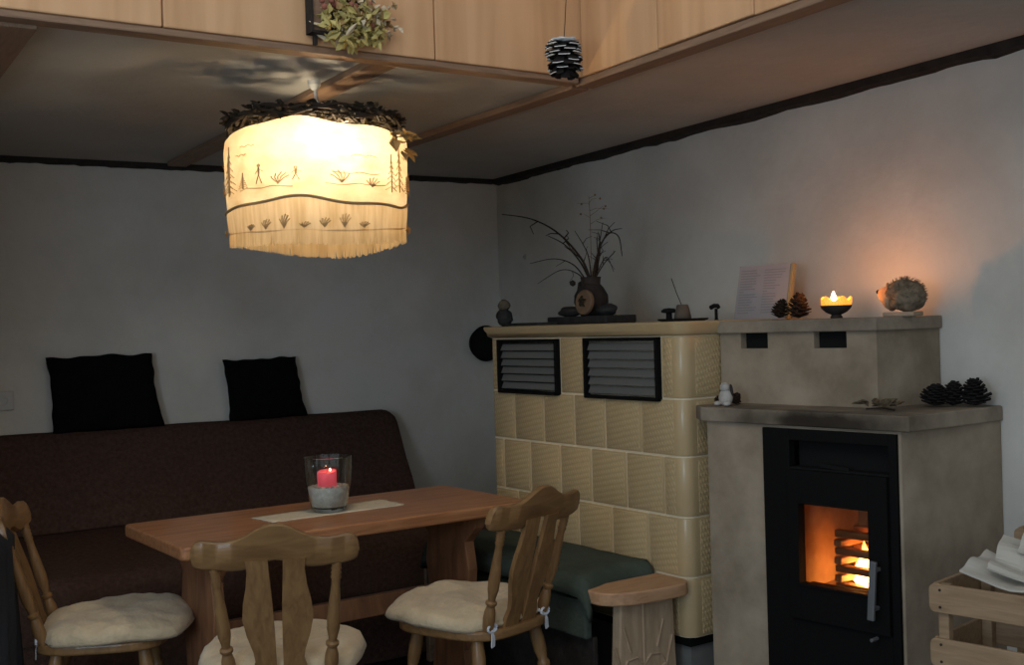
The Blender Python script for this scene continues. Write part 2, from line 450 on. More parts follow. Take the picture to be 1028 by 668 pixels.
# ------------------------------------------------------------------ tiled oven
P0 = Vector((.584, 3.95)); OS = Vector((.578, -.816)); ON = Vector((.816, .578))
oa = math.atan2(OS.y, OS.x)
oven = thing('tiled_stove', 'large cream tiled masonry stove with two grey air grilles near its top', 'tiled stove', (P0.x, P0.y, 0), oa)
OL = 1.164; rows = [.275, .485, .695, .905, 1.107, 1.328]
def rp(off=0, x0=-OL, y1=.45, rad=.045):
    """front edge polyline with rounded right corner, offset outward"""
    pts = [(x0, -off)]
    for k in range(9):
        t = -PI / 2 + k / 8 * PI / 2
        pts.append((-rad + (rad + off) * math.cos(t), rad + (rad + off) * math.sin(t)))
    return pts
core = [(-OL, .006)] + [(x - .006, y + .006) for x, y in rp(0)[1:]] + [(-.006, .60), (-OL, .74)]
bm = bmesh.new(); prism(bm, core, .275, 1.33); bm_obj('stove_core', bm, M['grout'], oven)
bm = bmesh.new(); prism(bm, [(-OL + .03, .03), (-.03, .03), (-.03, .6), (-OL + .03, .72)], .0, .25); bm_obj('plinth', bm, M['concrete'], oven)
bm = bmesh.new(); prism(bm, [(-OL + .01, .012), (-.012, .012), (-.012, .6), (-OL + .01, .73)], .245, .275); bm_obj('base_strip', bm, M['black_steel'], oven)
# tiles: each bevelled with a raised smooth rim and embossed centre
bt = bmesh.new(); be = bmesh.new()
def flat_tile(x0, x1, z0, z1, y0=0, depth=.02):
    g = .004
    box(bt, x1 - x0 - 2 * g, depth, z1 - z0 - 2 * g, T((x0 + x1) / 2, y0 + depth / 2, (z0 + z1) / 2), .004)
    if x1 - x0 > .045: box(be, x1 - x0 - .022, .006, z1 - z0 - .022, T((x0 + x1) / 2, y0 + .001, (z0 + z1) / 2), .002)
cols = {0: [-.97, -.77, -.57, -.37, -.17], 1: [-1.0, -.8, -.6, -.4, -.2], 2: [-1.095, -.906, -.706, -.514, -.311, -.109], 3: [-1.009, -.807, -.61, -.425, -.222], 4: None}
def corner_tile(x0, z0, z1, y1):
    g = .004; n0 = len(bt.verts)
    pts = [(x0 + g, 0)] + rp(0)[1:] + [(0, y1 - g)]
    inn = [(-.02, y1 - g)] + [(x - .02 if False else x * 1, y) for x, y in [(-.02, .045)]] + [(x0 + g, .02)]
    prism(bt, pts + inn, z0 + g, z1 - g, bev=.003)
    if -.048 - x0 > .05: box(be, -.052 - x0 - .012, .006, z1 - z0 - .022, T((x0 + .012 - .05) / 2, .001, (z0 + z1) / 2), .002)
    box(be, .006, y1 - .075, z1 - z0 - .022, T(-.001, (y1 + .05) / 2, (z0 + z1) / 2), .002)
for r in range(4):
    z0, z1 = rows[r], rows[r + 1]
    e = [-OL] + cols[r]
    for x0, x1 in zip(e, e[1:]): flat_tile(x0, x1, z0, z1)
    corner_tile(e[-1], z0, z1, .22 if r % 2 else .26)
    box(bt, .02, .22, z1 - z0 - .005, T(-.01, .22 + .113 if r % 2 else .26 + .113, (z0 + z1) / 2), .003)
# top row round the grilles
z0, z1 = rows[4], rows[5]
flat_tile(-OL, -1.105, z0, z1); flat_tile(-.69, -.53, z0, z1); corner_tile(-.107, z0, z1, .22)
box(bt, .02, .22, z1 - z0 - .005, T(-.01, .333, (z0 + z1) / 2), .003)
auto_smooth(bm_obj('tile_facing', bt, M['glaze'], oven), 35)
auto_smooth(bm_obj('tile_embossing', be, M['tile'], oven), 35)
# cornice
bm = bmesh.new()
def cor(off): 
    rr = rp(off)
    return [(-OL - off, -off)] + rr[1:] + [(off, .60), (-OL - off, .73)]
lv = [(.0, 1.328), (.012, 1.336), (.014, 1.35), (.022, 1.362), (.024, 1.373), (.02, 1.377)]
rings = [[bm.verts.new((x, y, z)) for x, y in cor(o_)] for o_, z in lv]
for a_, b_ in zip(rings, rings[1:]):
    n = len(a_)
    for k in range(n): bm.faces.new((a_[k], a_[(k + 1) % n], b_[(k + 1) % n], b_[k]))
bm.faces.new(rings[-1]); bm.faces.new(rings[0][::-1])
auto_smooth(bm_obj('cornice', bm, M['glaze'], oven), 50)
def grille(x0, x1, z0, z1):
    w, h = x1 - x0, z1 - z0; cx, cz = (x0 + x1) / 2, (z0 + z1) / 2
    fr = bmesh.new()
    for s in (-1, 1):
        box(fr, .012, .03, h, T(cx + s * (w / 2 - .006), -.004, cz), .003)
        box(fr, w, .03, .012, T(cx, -.004, cz + s * (h / 2 - .006)), .003)
    box(fr, w - .01, .004, h - .01, T(cx, .008, cz))
    f = bm_obj('grille_frame', fr, M['black_steel'], oven)
    n = 6; step = (h - .034) / n
    for i in range(n):
        sb = bmesh.new(); box(sb, w - .04, .003, step * .92, T(cx, -.004, z0 + .017 + step * (i + .5), rx=R(-24)), .001)
        bm_obj('slat', sb, M['grille'], f)
grille(-1.103, -.695, 1.098, 1.322)
grille(-.525, -.112, 1.096, 1.324)

def oloc(x, y, z): 
    v = P0 + OS * x + ON * y
    return (v.x, v.y, z)

# ------------------------------------------------------------------ fireplace stove
SF = Vector((.636, 3.86)); SS = Vector((.6536, -.7568)); SN = Vector((.7568, .6536))
sa_ = math.atan2(SS.y, SS.x)
def sl(v):  # world 2d -> stove local
    d = v - SF; return (d.dot(SS), d.dot(SN))
def slw(s, n, z):
    v = SF + SS * s + SN * n; return (v.x, v.y, z)
stove = thing('fireplace_stove', 'grey plastered fireplace stove with black glass door and a burning fire', 'fireplace', (SF.x, SF.y, 0), sa_)
wallp = lambda t: K + WD * t - WN * .004
def round_poly(pts, r, n=4):
    out = []; m = len(pts)
    for i in range(m):
        p0, p1, p2 = Vector(pts[i - 1]), Vector(pts[i]), Vector(pts[(i + 1) % m])
        a_ = p1 + (p0 - p1).normalized() * min(r, (p0 - p1).length * .45); b_ = p1 + (p2 - p1).normalized() * min(r, (p2 - p1).length * .45)
        for k in range(n + 1):
            t = k / n; out.append((a_ * (1 - t) ** 2 + p1 * 2 * t * (1 - t) + b_ * t * t)[:])
    return out
def on_wall(px):  # param of wall pt nearest
    return (px - K).dot(WD)
WA = Vector((1.508, 3.553)); tA = on_wall(WA)
Ov = lambda x, y: P0 + OS * x + ON * y
body = [Vector(sl(q)) for q in (SF + SS * .01 + SN * .008, SF + SS * .727 + SN * .008, wallp(tA), wallp(on_wall(Ov(.03, .58))), Ov(.008, .5), Ov(.008, .3))]
bm = bmesh.new(); prism(bm, body, 0, 1.04)
sb_ = bm_obj('stove_body', bm, M['stone'], stove)
cut = bmesh.new(); box(cut, .474, .5, .97 + .2, T(.48, .1, .95 - .5 - .005 + .0)); 
boolean(sb_, [cut])
slab = [Vector(sl(q)) for q in (SF - SS * .0 - SN * .012, SF + SS * .765 - SN * .012, wallp(tA + .008), wallp(on_wall(Ov(.04, .57))), Ov(.03, .5), Ov(.03, .03))]
def soot_mat():
    m = M['slab'].copy(); m.name = 'stove_shelf_sooty'; nt = m.node_tree; b = nt.nodes['Principled BSDF']
    src = b.inputs['Base Color'].links[0].from_socket
    tc = nt.nodes.new('ShaderNodeTexCoord'); mp = nt.nodes.new('ShaderNodeMapping'); mp.vector_type = 'POINT'
    mp.inputs['Location'].default_value = (-.47 / .30, .02 / .09, -1.05 / .06); mp.inputs['Scale'].default_value = (1 / .30, 1 / .09, 1 / .06)
    no = nt.nodes.new('ShaderNodeTexNoise'); no.inputs['Scale'].default_value = 9; no.inputs['Detail'].default_value = 5
    nt.links.new(tc.outputs['Object'], mp.inputs['Vector']); nt.links.new(tc.outputs['Object'], no.inputs['Vector'])
    ln = nt.nodes.new('ShaderNodeVectorMath'); ln.operation = 'LENGTH'; nt.links.new(mp.outputs['Vector'], ln.inputs[0])
    ad = nt.nodes.new('ShaderNodeMath'); ad.operation = 'ADD'; nt.links.new(ln.outputs['Value'], ad.inputs[0]); nt.links.new(no.outputs['Fac'], ad.inputs[1])
    cr = nt.nodes.new('ShaderNodeValToRGB'); cr.color_ramp.elements[0].position = .55; cr.color_ramp.elements[1].position = 1.0
    cr.color_ramp.elements[0].color = (.16, .15, .14, 1); cr.color_ramp.elements[1].color = (1, 1, 1, 1)
    sc_ = nt.nodes.new('ShaderNodeMath'); sc_.operation = 'MULTIPLY'; sc_.inputs[1].default_value = .62; nt.links.new(ad.outputs[0], sc_.inputs[0]); nt.links.new(sc_.outputs[0], cr.inputs['Fac'])
    mx = nt.nodes.new('ShaderNodeMix'); mx.data_type = 'RGBA'; mx.blend_type = 'MULTIPLY'; mx.inputs['Factor'].default_value = 1
    nt.links.new(src, mx.inputs['A']); nt.links.new(cr.outputs['Color'], mx.inputs['B']); nt.links.new(mx.outputs['Result'], b.inputs['Base Color'])
    return m
bm = bmesh.new(); prism(bm, slab, 1.04, 1.087, bev=.004); bm_obj('stove_shelf', bm, soot_mat(), stove)
UA, UB, UC = Ov(.008, .18), Vector((1.139, 3.582)), Vector((1.400, 3.752))
up = [Vector(sl(q)) for q in (UA, UB, wallp(on_wall(UC)), wallp(on_wall(Ov(.03, .6))), Ov(.008, .55))]
bm = bmesh.new(); prism(bm, up, 1.087, 1.33)
ub = bm_obj('upper_block', bm, M['stone'], stove)
cuts = []
for s0, s1 in ((.013, .126), (.31, .432)):
    c = bmesh.new(); box(c, s1 - s0, .3, .056, T((s0 + s1) / 2, .199 - .03, 1.304)); cuts.append(c)
boolean(ub, cuts)
for s0, s1 in ((.013, .126), (.31, .432)):
    c = bmesh.new(); box(c, s1 - s0 - .002, .01, .054, T((s0 + s1) / 2, .232, 1.303)); bm_obj('vent_shade_plate', c, M['flat_black'], stove)  # black plate added inside each vent hole to stand for its shade
usl = [Vector(sl(q)) for q in (UA - SN * .02 + SS * .004, UB - SN * .02 + SS * .012, wallp(on_wall(UC) + .012), wallp(on_wall(Ov(.03, .6))), Ov(.03, .55))]
bm = bmesh.new(); prism(bm, usl, 1.33, 1.372, bev=.004); bm_obj('mantel_slab', bm, M['slab'], stove)
# insert
bm = bmesh.new()
x0, x1, zb, zt = .244, .716, .0, 1.03
yf = -.004
dx0, dx1, dz0, dz1 = .345, .69, .44, .905      # door
box(bm, dx0 - x0, .03, zt - zb, T((x0 + dx0) / 2, yf + .015, (zb + zt) / 2), .002)
box(bm, x1 - dx1, .03, zt - zb, T((x1 + dx1) / 2, yf + .015, (zb + zt) / 2), .002)
box(bm, dx1 - dx0, .03, .035, T((dx0 + dx1) / 2, yf + .015, zt - .018), .002)
box(bm, dx1 - dx0, .03, dz0 - zb, T((dx0 + dx1) / 2, yf + .015, (zb + dz0) / 2), .002)
bm_obj('insert_frame', bm, M['black_steel'], stove)
bm = bmesh.new(); box(bm, dx1 - dx0, .02, .09, T((dx0 + dx1) / 2, .06, .955)); box(bm, dx1 - dx0, .06, .006, T((dx0 + dx1) / 2, .03, .908), 0)
box(bm, .10, .006, .012, T(.5, .012, .917, ry=R(4)), .001)
bm_obj('air_vent_recess', bm, M['flat_black'], stove)
gx0, gx1, gz0, gz1 = .386, .626, .553, .80
bm = bmesh.new(); yd = -.018
for (a0, a1, b0, b1) in ((dx0, gx0, dz0, dz1), (gx1, dx1, dz0, dz1), (gx0, gx1, dz0, gz0), (gx0, gx1, gz1, dz1)):
    box(bm, a1 - a0, .03, b1 - b0, T((a0 + a1) / 2, yd + .015, (b0 + b1) / 2), .0015)
door = bm_obj('stove_door', bm, M['black_steel'], stove)
bm = bmesh.new(); box(bm, gx1 - gx0, .004, gz1 - gz0, T((gx0 + gx1) / 2, yd + .02, (gz0 + gz1) / 2)); bm_obj('door_glass', bm, M['door_glass'], door)
bm = bmesh.new(); 
for (a0, a1, b0, b1) in ((gx0 - .012, gx0, gz0, gz1), (gx0 - .012, gx1, gz0 - .008, gz0)):
    box(bm, a1 - a0, .006, b1 - b0, T((a0 + a1) / 2, yd - .003, (b0 + b1) / 2), .001)
bm_obj('glass_trim', bm, M['black_steel'], door)
bm = bmesh.new(); box(bm, .022, .012, .175, T(.655, -.05, .575, ry=R(4)), .003)
box(bm, .012, .036, .012, T(.659, -.034, .635), .002); box(bm, .012, .036, .012, T(.652, -.034, .52), .002)
bm_obj('door_handle', bm, M['grey_steel'], door)
bm = bmesh.new(); lathe(bm, [(.006, 0), (.006, .03), (.004, .033)], 12, T(.65, -.022, .43, rx=PI / 2)); bm_obj('air_knob', bm, M['grey_steel'], door)
# firebox lining
bm = bmesh.new()
fx0, fx1, fy0, fy1, fz0, fz1 = .35, .685, .03, .36, .511, .86
for (cx, cy, cz, sx, sy, sz) in ((fx0 - .0, (fy0 + fy1) / 2, (fz0 + fz1) / 2, .02, fy1 - fy0, fz1 - fz0), (fx1, (fy0 + fy1) / 2, (fz0 + fz1) / 2, .02, fy1 - fy0, fz1 - fz0),
        ((fx0 + fx1) / 2, fy1, (fz0 + fz1) / 2, fx1 - fx0 + .02, .02, fz1 - fz0), ((fx0 + fx1) / 2, (fy0 + fy1) / 2, fz1, fx1 - fx0 + .02, fy1 - fy0 + .02, .02),
        ((fx0 + fx1) / 2, (fy0 + fy1) / 2, fz0, fx1 - fx0 + .02, fy1 - fy0 + .02, .02)):
    box(bm, sx, sy, sz, T(cx, cy, cz))
bm_obj('firebox', bm, M['firebrick'], stove)
bm = bmesh.new(); box(bm, .25, .012, .03, T(.505, .05, .53)); bm_obj('log_guard', bm, M['flat_black'], stove)
# kindling stack, criss-cross
stk = None; n = 0
emb = wood('charred_kindling', (.34, .2, .11), (.12, .06, .035), 8)
def stick_bm(L):
    bm = bmesh.new(); box(bm, L, .026, .022, T(0, 0, 0, rx=R(5)), .003); return bm
zf = .522; lay = 7
stick = None
for k in range(lay):
    for s in (-1, 1):
        if k % 2 == 0: loc = slw(.515, .16 + s * .055, zf + .011 + (.0275 * k)); rz = sa_ + R(3 * s)
        else: loc = slw(.515 + s * .055, .16, zf + .011 + (.0275 * k)); rz = sa_ + PI / 2 + R(4 * s)
        if stick is None:
            stick = bm_obj('kindling_stick', stick_bm(.16), emb); o = stick
        else:
            o = stick.copy(); C.objects.link(o)
        o.location = loc; o.rotation_euler.z = rz
        tag(o, 'charred kindling stick in the criss-cross pile burning behind the stove glass', 'kindling', 'kindling in the stove fire')
flame_m = bpy.data.materials.new('fire_flame'); flame_m.use_nodes = True
nt = flame_m.node_tree; b = nt.nodes['Principled BSDF']; b.inputs['Base Color'].default_value = (0, 0, 0, 1)
tc = nt.nodes.new('ShaderNodeTexCoord'); sp = nt.nodes.new('ShaderNodeSeparateXYZ'); nt.links.new(tc.outputs['Object'], sp.inputs[0])
cr = nt.nodes.new('ShaderNodeValToRGB'); mr = nt.nodes.new('ShaderNodeMapRange')
mr.inputs['From Min'].default_value = 0; mr.inputs['From Max'].default_value = .17
nt.links.new(sp.outputs['Z'], mr.inputs['Value']); nt.links.new(mr.outputs['Result'], cr.inputs['Fac'])
cr.color_ramp.elements[0].color = (1, .50, .12, 1); cr.color_ramp.elements[1].color = (.8, .12, .01, 1)
nt.links.new(cr.outputs['Color'], b.inputs['Emission Color'])
mr2 = nt.nodes.new('ShaderNodeMapRange'); mr2.inputs['From Min'].default_value = 0; mr2.inputs['From Max'].default_value = .17; mr2.inputs['To Min'].default_value = 60; mr2.inputs['To Max'].default_value = 12
nt.links.new(sp.outputs['Z'], mr2.inputs['Value']); nt.links.new(mr2.outputs['Result'], b.inputs['Emission Strength'])
bm = bmesh.new()
def flame_shape(bm, x, y, h, r, seed):
    pr_ = [(r * .4, 0), (r, h * .2), (r * .85, h * .4), (r * .5, h * .65), (r * .2, h * .87), (.0008, h)]
    vs = lathe(bm, pr_, 10)
    for v in vs:
        t = v.co.z / h
        v.co.x += x + .012 * math.sin(seed + 5 * t) * t; v.co.y += y + .01 * math.cos(seed * 1.7 + 4 * t) * t
for i, (x, y, h, r) in enumerate(((0, 0, .15, .035), (.02, -.03, .10, .026), (-.03, .01, .12, .03), (.035, .02, .13, .028), (-.005, .03, .17, .03), (.03, -.012, .075, .03))):
    flame_shape(bm, x, y, h, r, i * 1.3)
fl = bm_obj('fire_flames', bm, flame_m, smooth=True, loc=slw(.515, .16, .524), rz=sa_)
tag(fl, 'orange flames rising through the kindling behind the stove glass', 'fire', kind='stuff')

# ------------------------------------------------------------------ oven bench
ob = thing('oven_bench', 'low wooden bench along the tiled stove with carved end board', 'bench', (P0.x, P0.y, 0), oa)
# local: x along the front, y negative = towards the room
bm = bmesh.new()
prof = [(-.155, -.005)] + round_poly([(-.155, -.005), (.025, -.005), (.035, -.10), (.018, -.27), (-.04, -.358), (-.155, -.352)], .06, 6)[7:-7] + [(-.155, -.352)]
prism(bm, prof, .44, .485, bev=.006); bm_obj('end_board', bm, M['benchwood'], ob)
bm = bmesh.new(); box(bm, .95, .30, .035, T(-.76, -.158, .4375), .004); bm_obj('seat', bm, M['dark_trim'], ob)
bm = bmesh.new()
prism(bm, [(-.115, 0), (.155, 0), (.15, .2), (.14, .44), (-.095, .44), (-.11, .2)], -.022, .022, T(-.055, -.185, 0) @ Matrix.Rotation(PI / 2, 4, 'Z') @ Matrix.Rotation(PI / 2, 4, 'X'), bev=.006)
lg = bm_obj('end_panel', bm, M['carved'], ob)
# carved relief: a stem and fanning branches as raised ribs on the outer face
bm = bmesh.new(); X = -.031
def rib(pts, r=.004): tube(bm, [(X, -.185 + u, z) for u, z in pts], r, 6)
rib([(0, .02), (.0, .43)], .005)
for s in (-1, 1):
    rib([(0, .10), (s * .05, .18), (s * .10, .21)]); rib([(s * .04, .05), (s * .09, .17), (s * .13, .30)])
    rib([(0, .22), (s * .03, .25), (s * .075, .245), (s * .10, .20)]); rib([(s * .06, .27), (s * .09, .36)])
bm_obj('carving', bm, M['carved'], lg)
bm = bmesh.new(); box(bm, 1.05, .03, .13, T(-.675, -.325, .37), .008); bm_obj('apron', bm, M['green_cloth'], ob)
bm = bmesh.new(); box(bm, 1.03, .02, .30, T(-.675, -.29, .155), .003); bm_obj('front_panel', bm, M['dark_trim'], ob)
bm = bmesh.new(); box(bm, .03, .32, .42, T(-1.2, -.18, .21), .004); bm_obj('leg_panel', bm, M['lath'], ob)
# green pad draped on it
def pad(name, outline_fn, nx, ny, mt, **k): pass
bm = bmesh.new()
nx, ny = 40, 26; grid = []
for i in range(nx + 1):
    row = []
    for j in range(ny + 1):
        u, v = i / nx, j / ny
        x = -1.18 + u * 1.035; y = -.012 - v * .375
        edge = min(u, 1 - u) * 6; edge = min(1, edge)
        sag = 0
        z = .462 + .062 * math.sqrt(min(1, min(u, 1 - u) * 22)) * (1 if v < .8 else 1) 
        z += .006 * noise.noise(Vector((x * 7, y * 9, 1)))
        if y < -.352:
            over = -.352 - y
            z -= min(1, over / .03) ** 2 * .02 + over * 1.35; y = -.352 - over * .45 - .008
        if u > .97: z -= .012 * (u - .97) / .03
        x += .035 * v * v * (1 if u > .5 else 0) * (u - .5) * 2 - .02 * (u > .9) * math.sin(v * 5)
        row.append(bm.verts.new((x, y, z)))
    grid.append(row)
for i in range(nx):
    for j in range(ny): bm.faces.new((grid[i][j], grid[i + 1][j], grid[i + 1][j + 1], grid[i][j + 1]))
gp = bm_obj('bench_pad', bm, M['green_cloth'], None, True, loc=(P0.x, P0.y, 0.0), rz=oa)
sm = gp.modifiers.new('thick', 'SOLIDIFY'); sm.thickness = .035; sm.offset = -1
tag(gp, 'dark green padded cloth lying over the bench beside the tiled stove', 'seat pad')

# ------------------------------------------------------------------ settee with brown blanket
ba = math.atan2(BN.y, BN.x) + PI / 2       # local x along wall to the right, y into wall
sofa = thing('settee', 'long settee under a dark brown blanket against the back wall', 'settee', (*(K + BD * .72), 0), ba)
# local: x from -2.6 to 0, y = -u
def cloth_profile(name, prof, x0, x1, n, th=.0, amp=.006, endcap=True, round_end=.05):
    bm = bmesh.new(); rings = []
    for i in range(n + 1):
        x = x0 + (x1 - x0) * i / n; ring = []
        for (u, z) in prof:
            d = amp * noise.noise(Vector((x * 5, u * 8, z * 8)))
            zz = z + d
            e = max(0, 1 - (x1 - x) / round_end)
            if z > .7: zz -= e * e * .03
            ring.append(bm.verts.new((x, -u - d * .5, zz)))
        rings.append(ring)
    m = len(prof)
    for a_, b_ in zip(rings, rings[1:]):
        for k in range(m): bm.faces.new((a_[k], a_[(k + 1) % m], b_[(k + 1) % m], b_[k]))
    bm.faces.new(rings[0]); bm.faces.new(rings[-1][::-1])
    return bm
back = [(.012, .55), (.012, .93), (.025, .955), (.06, .962), (.10, .955), (.125, .93), (.17, .85), (.22, .75), (.28, .63), (.31, .57), (.31, .55)]
auto_smooth(bm_obj('backrest', cloth_profile('b', back, -2.6, .0, 90), M['brown_cloth'], sofa), 60)
seatp = [(.012, .30), (.012, .548), (.3, .545), (.8, .53), (1.1, .515), (1.18, .50), (1.2, .46), (1.2, .30)]
auto_smooth(bm_obj('seat', cloth_profile('s', seatp, -2.6, -.02, 60), M['brown_cloth'], sofa), 60)
skirt = [(.1, .01), (.1, .31), (1.19, .31), (1.195, .01)]
bm_obj('skirt', cloth_profile('k', skirt, -2.58, -.04, 60, amp=.01), M['brown_cloth'], sofa)

def pillow_bm(w, h, t, n=26, pw=3.2, amp=.006, seed=0, puff=.5, pinch=0):
    """pillow standing in xz plane, thickness along y, origin at bottom centre"""
    bm = bmesh.new(); F = []
    for side in (-1, 1):
        g = []
        for i in range(n + 1):
            row = []
            for j in range(n + 1):
                u, v = i / n * 2 - 1, j / n * 2 - 1
                k = max(0, (1 - abs(u) ** pw) * (1 - abs(v) ** pw)) ** puff
                c = 1 - pinch * (1 - abs(u)) * 0
                x = u * w / 2 * (1 - .05 * (1 - v * v) * abs(u)); z = h / 2 + v * h / 2 * (1 - .06 * (1 - u * u) * 0)
                d = noise.noise(Vector((u * 2.3 + seed, v * 2.3, seed * 2 + side)))
                x += .008 * noise.noise(Vector((v * 3, seed, u * 3))); z += .012 * noise.noise(Vector((u * 2.5, seed + 4, v)))
                row.append(bm.verts.new((x, side * (t / 2 * k + amp * d * k), z)))
            g.append(row)
        for i in range(n):
            for j in range(n): bm.faces.new((g[i][j], g[i + 1][j], g[i + 1][j + 1], g[i][j + 1]))
    bmesh.ops.remove_doubles(bm, verts=bm.verts, dist=.0008)
    return bm
def wall_pillow(e, u, z, w, h, lean, name_label, seed, skew, ry):
    bm = pillow_bm(w, h, .10, seed=seed)
    for v in bm.verts:
        t = v.co.z / h
        v.co.x += skew * t
        v.co.x *= 1 - .06 * t
        v.co.z += v.co.x * ry
    o = bm_obj('black_cushion', bm, M['black_cloth'], None, True)
    q = K + BD * e + BN * u
    o.location = (q.x, q.y, z); o.rotation_euler = (R(lean), 0, ba)
    return tag(o, name_label, 'cushion', 'black cushions on the settee back')
wall_pillow(2.155, .085, .955, .50, .345, -4, 'larger black cushion leaning on the wall at the left end of the settee', 3, -.03, .01)
wall_pillow(1.395, .085, .955, .40, .30, -4, 'smaller black cushion leaning on the wall nearer the lamp', 8, -.035, .01)

# black round thing beside the stove on the back wall
q = K + BD * .125 + BN * .004
hd = thing('round_pan', 'black round pan hanging on the back wall left of the tiled stove', 'pan', (q.x, q.y, 1.285), ba)
bm = bmesh.new(); lathe(bm, [(.085, .0), (.098, .035), (.1, .04), (.094, .036), (.08, .004), (.001, .006)], 32, T(0, -.002, 0, rx=PI / 2)); bm_obj('bowl', bm, M['flat_black'], hd)


# ------------------------------------------------------------------ table
ta = R(35.2); tx, ty = -.64, 3.986
table = thing('dining_table', 'reddish brown wooden dining table with trestle legs under the lamp', 'table', (tx, ty, 0), ta)
TL, TW = 1.275, .575
bm = bmesh.new()
def rrect(L, W, r, n=5):
    pts = []
    for (cx, cy, a0) in ((L / 2 - r, W / 2 - r, 0), (-L / 2 + r, W / 2 - r, 90), (-L / 2 + r, -W / 2 + r, 180), (L / 2 - r, -W / 2 + r, 270)):
        for k in range(n + 1):
            t = R(a0 + 90 * k / n); pts.append((cx + r * math.cos(t), cy + r * math.sin(t)))
    return pts
prism(bm, rrect(TL, TW,   .02), .708, .75, bev=.009, seg=3)
bm_obj('table_top', bm, M['table'], table)
for s in (-1, 1):
    bm = bmesh.new()
    half = [(.19, 0), (.2, .05), (.12, .10), (.10, .2), (.13, .38), (.15, .5), (.13, .6), (.20, .66), (.21, .7075)]
    pts = [(x, z) for x, z in half] + [(-x, z) for x, z in half[::-1]]
    prism(bm, pts, -.02, .02, T(s * .475, 0, 0) @ Matrix.Rotation(PI / 2, 4, 'Z') @ Matrix.Rotation(PI / 2, 4, 'X'), bev=.004)
    bm_obj('trestle_leg', bm, M['trestle'], table)
bm = bmesh.new(); box(bm, .95, .03, .075, T(0, 0, .40), .004); bm_obj('stretcher', bm, M['trestle'], table)

# table runner
rc = [Vector((-.917, 3.91)), Vector((-.819, 3.783)), Vector((-.397, 4.072)), Vector((-.495, 4.279))]
rc = [Vector((-.905, 3.895)), Vector((-.805, 3.79)), Vector((-.400, 4.085)), Vector((-.50, 4.235))]
bm = bmesh.new(); nx, ny = 40, 10; g_ = []
for i in range(nx + 1):
    row = []
    for j in range(ny + 1):
        a_ = rc[0].lerp(rc[3], i / nx); b_ = rc[1].lerp(rc[2], i / nx); c = a_.lerp(b_, j / ny)
        w = .004 * noise.noise(Vector((i * .5, j * .9, 3)))
        if i in (0, nx): c = c + (rc[3] - rc[0]).normalized() * (random.uniform(-.008, .008))
        row.append(bm.verts.new((c.x, c.y, .7525 + abs(w) * .35)))
    g_.append(row)
for i in range(nx):
    for j in range(ny): bm.faces.new((g_[i][j], g_[i + 1][j], g_[i + 1][j + 1], g_[i][j + 1]))
rn = bm_obj('table_runner', bm, M['runner'], smooth=True)
sm = rn.modifiers.new('t', 'SOLIDIFY'); sm.thickness = .0022; sm.offset = -1
tag(rn, 'narrow cream table runner with frayed ends on the wooden table', 'table runner')

# candle glass
gx, gy, gz = -.655, 3.985, .7545
lan = thing('candle_glass', 'clear glass tumbler of white sand on the table runner', 'candle holder', (gx, gy, gz))
bm = bmesh.new()
prof = [(.03, 0), (.054, .001), (.06, .01), (.07, .05), (.079, .10), (.083, .15), (.0835, .188), (.0815, .189), (.0805, .15), (.0765, .10), (.0675, .052), (.058, .018), (.03, .014)]
lathe(bm, prof, 48); 
auto_smooth(bm_obj('glass_bowl', bm, M['glass'], lan), 50)
sand_m = mat('white_sand', (.78, .79, .75), .8, .2, col2=(.5, .5, .47), vscale=60, bump=.6, bscale=90)
bm = bmesh.new(); vs = lathe(bm, [(.028, .0155), (.056, .020), (.0655, .052), (.0715, .078), (.068, .086), (.05, .083), (.02, .086), (.001, .086)], 40)
for v in vs:
    if v.co.z > .07: v.co.z += .006 * noise.noise(v.co * 70)
bm_obj('sand', bm, sand_m, lan, True)
bm = bmesh.new()
for k in range(14):
    t = k * 2.4; rr = .045 + .012 * (k % 3) / 2
    blob(bm, .008, .007, .005, T(rr * math.cos(t), rr * math.sin(t), .086, rz=t), 2, .3, 8, k)
bm_obj('pebbles', bm, M['white_fig'], lan, True)
def flame_obj(parent, z, h, r, m, name='flame'):
    bm = bmesh.new(); lathe(bm, [(r * .35, z), (r * .9, z + h * .2), (r, z + h * .35), (r * .7, z + h * .6), (r * .3, z + h * .85), (.0005, z + h)], 14)
    return bm_obj(name, bm, m, parent, True)
cd = thing('pink_candle', 'lit pink pillar candle standing in the glass of white sand', 'candle', (gx - .004, gy, gz + .08))
cd.scale = (1, 1, .66)
bm = bmesh.new(); vs = lathe(bm, [(.0325, 0), (.0335, .05), (.034, .083), (.031, .089), (.026, .084), (.01, .080), (.001, .080)], 32)
for v in vs:
    if v.co.z > .08 and Vector((v.co.x, v.co.y)).length > .028: v.co.z += .006 * math.sin(math.atan2(v.co.y, v.co.x) * 1 + .3)
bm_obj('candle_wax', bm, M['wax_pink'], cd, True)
bm = bmesh.new(); tube(bm, [(0, 0, .078), (.002, 0, .088), (.004, 0, .093)], .001, 6); bm_obj('wick', bm, M['flat_black'], cd)
M['flame_small'] = emis('candle_flame_dim', (1, .35, .16), 160)
fo = flame_obj(cd, .089, .014, .0035, M['flame_small'])
fo.location = (.012, -.004, 0)

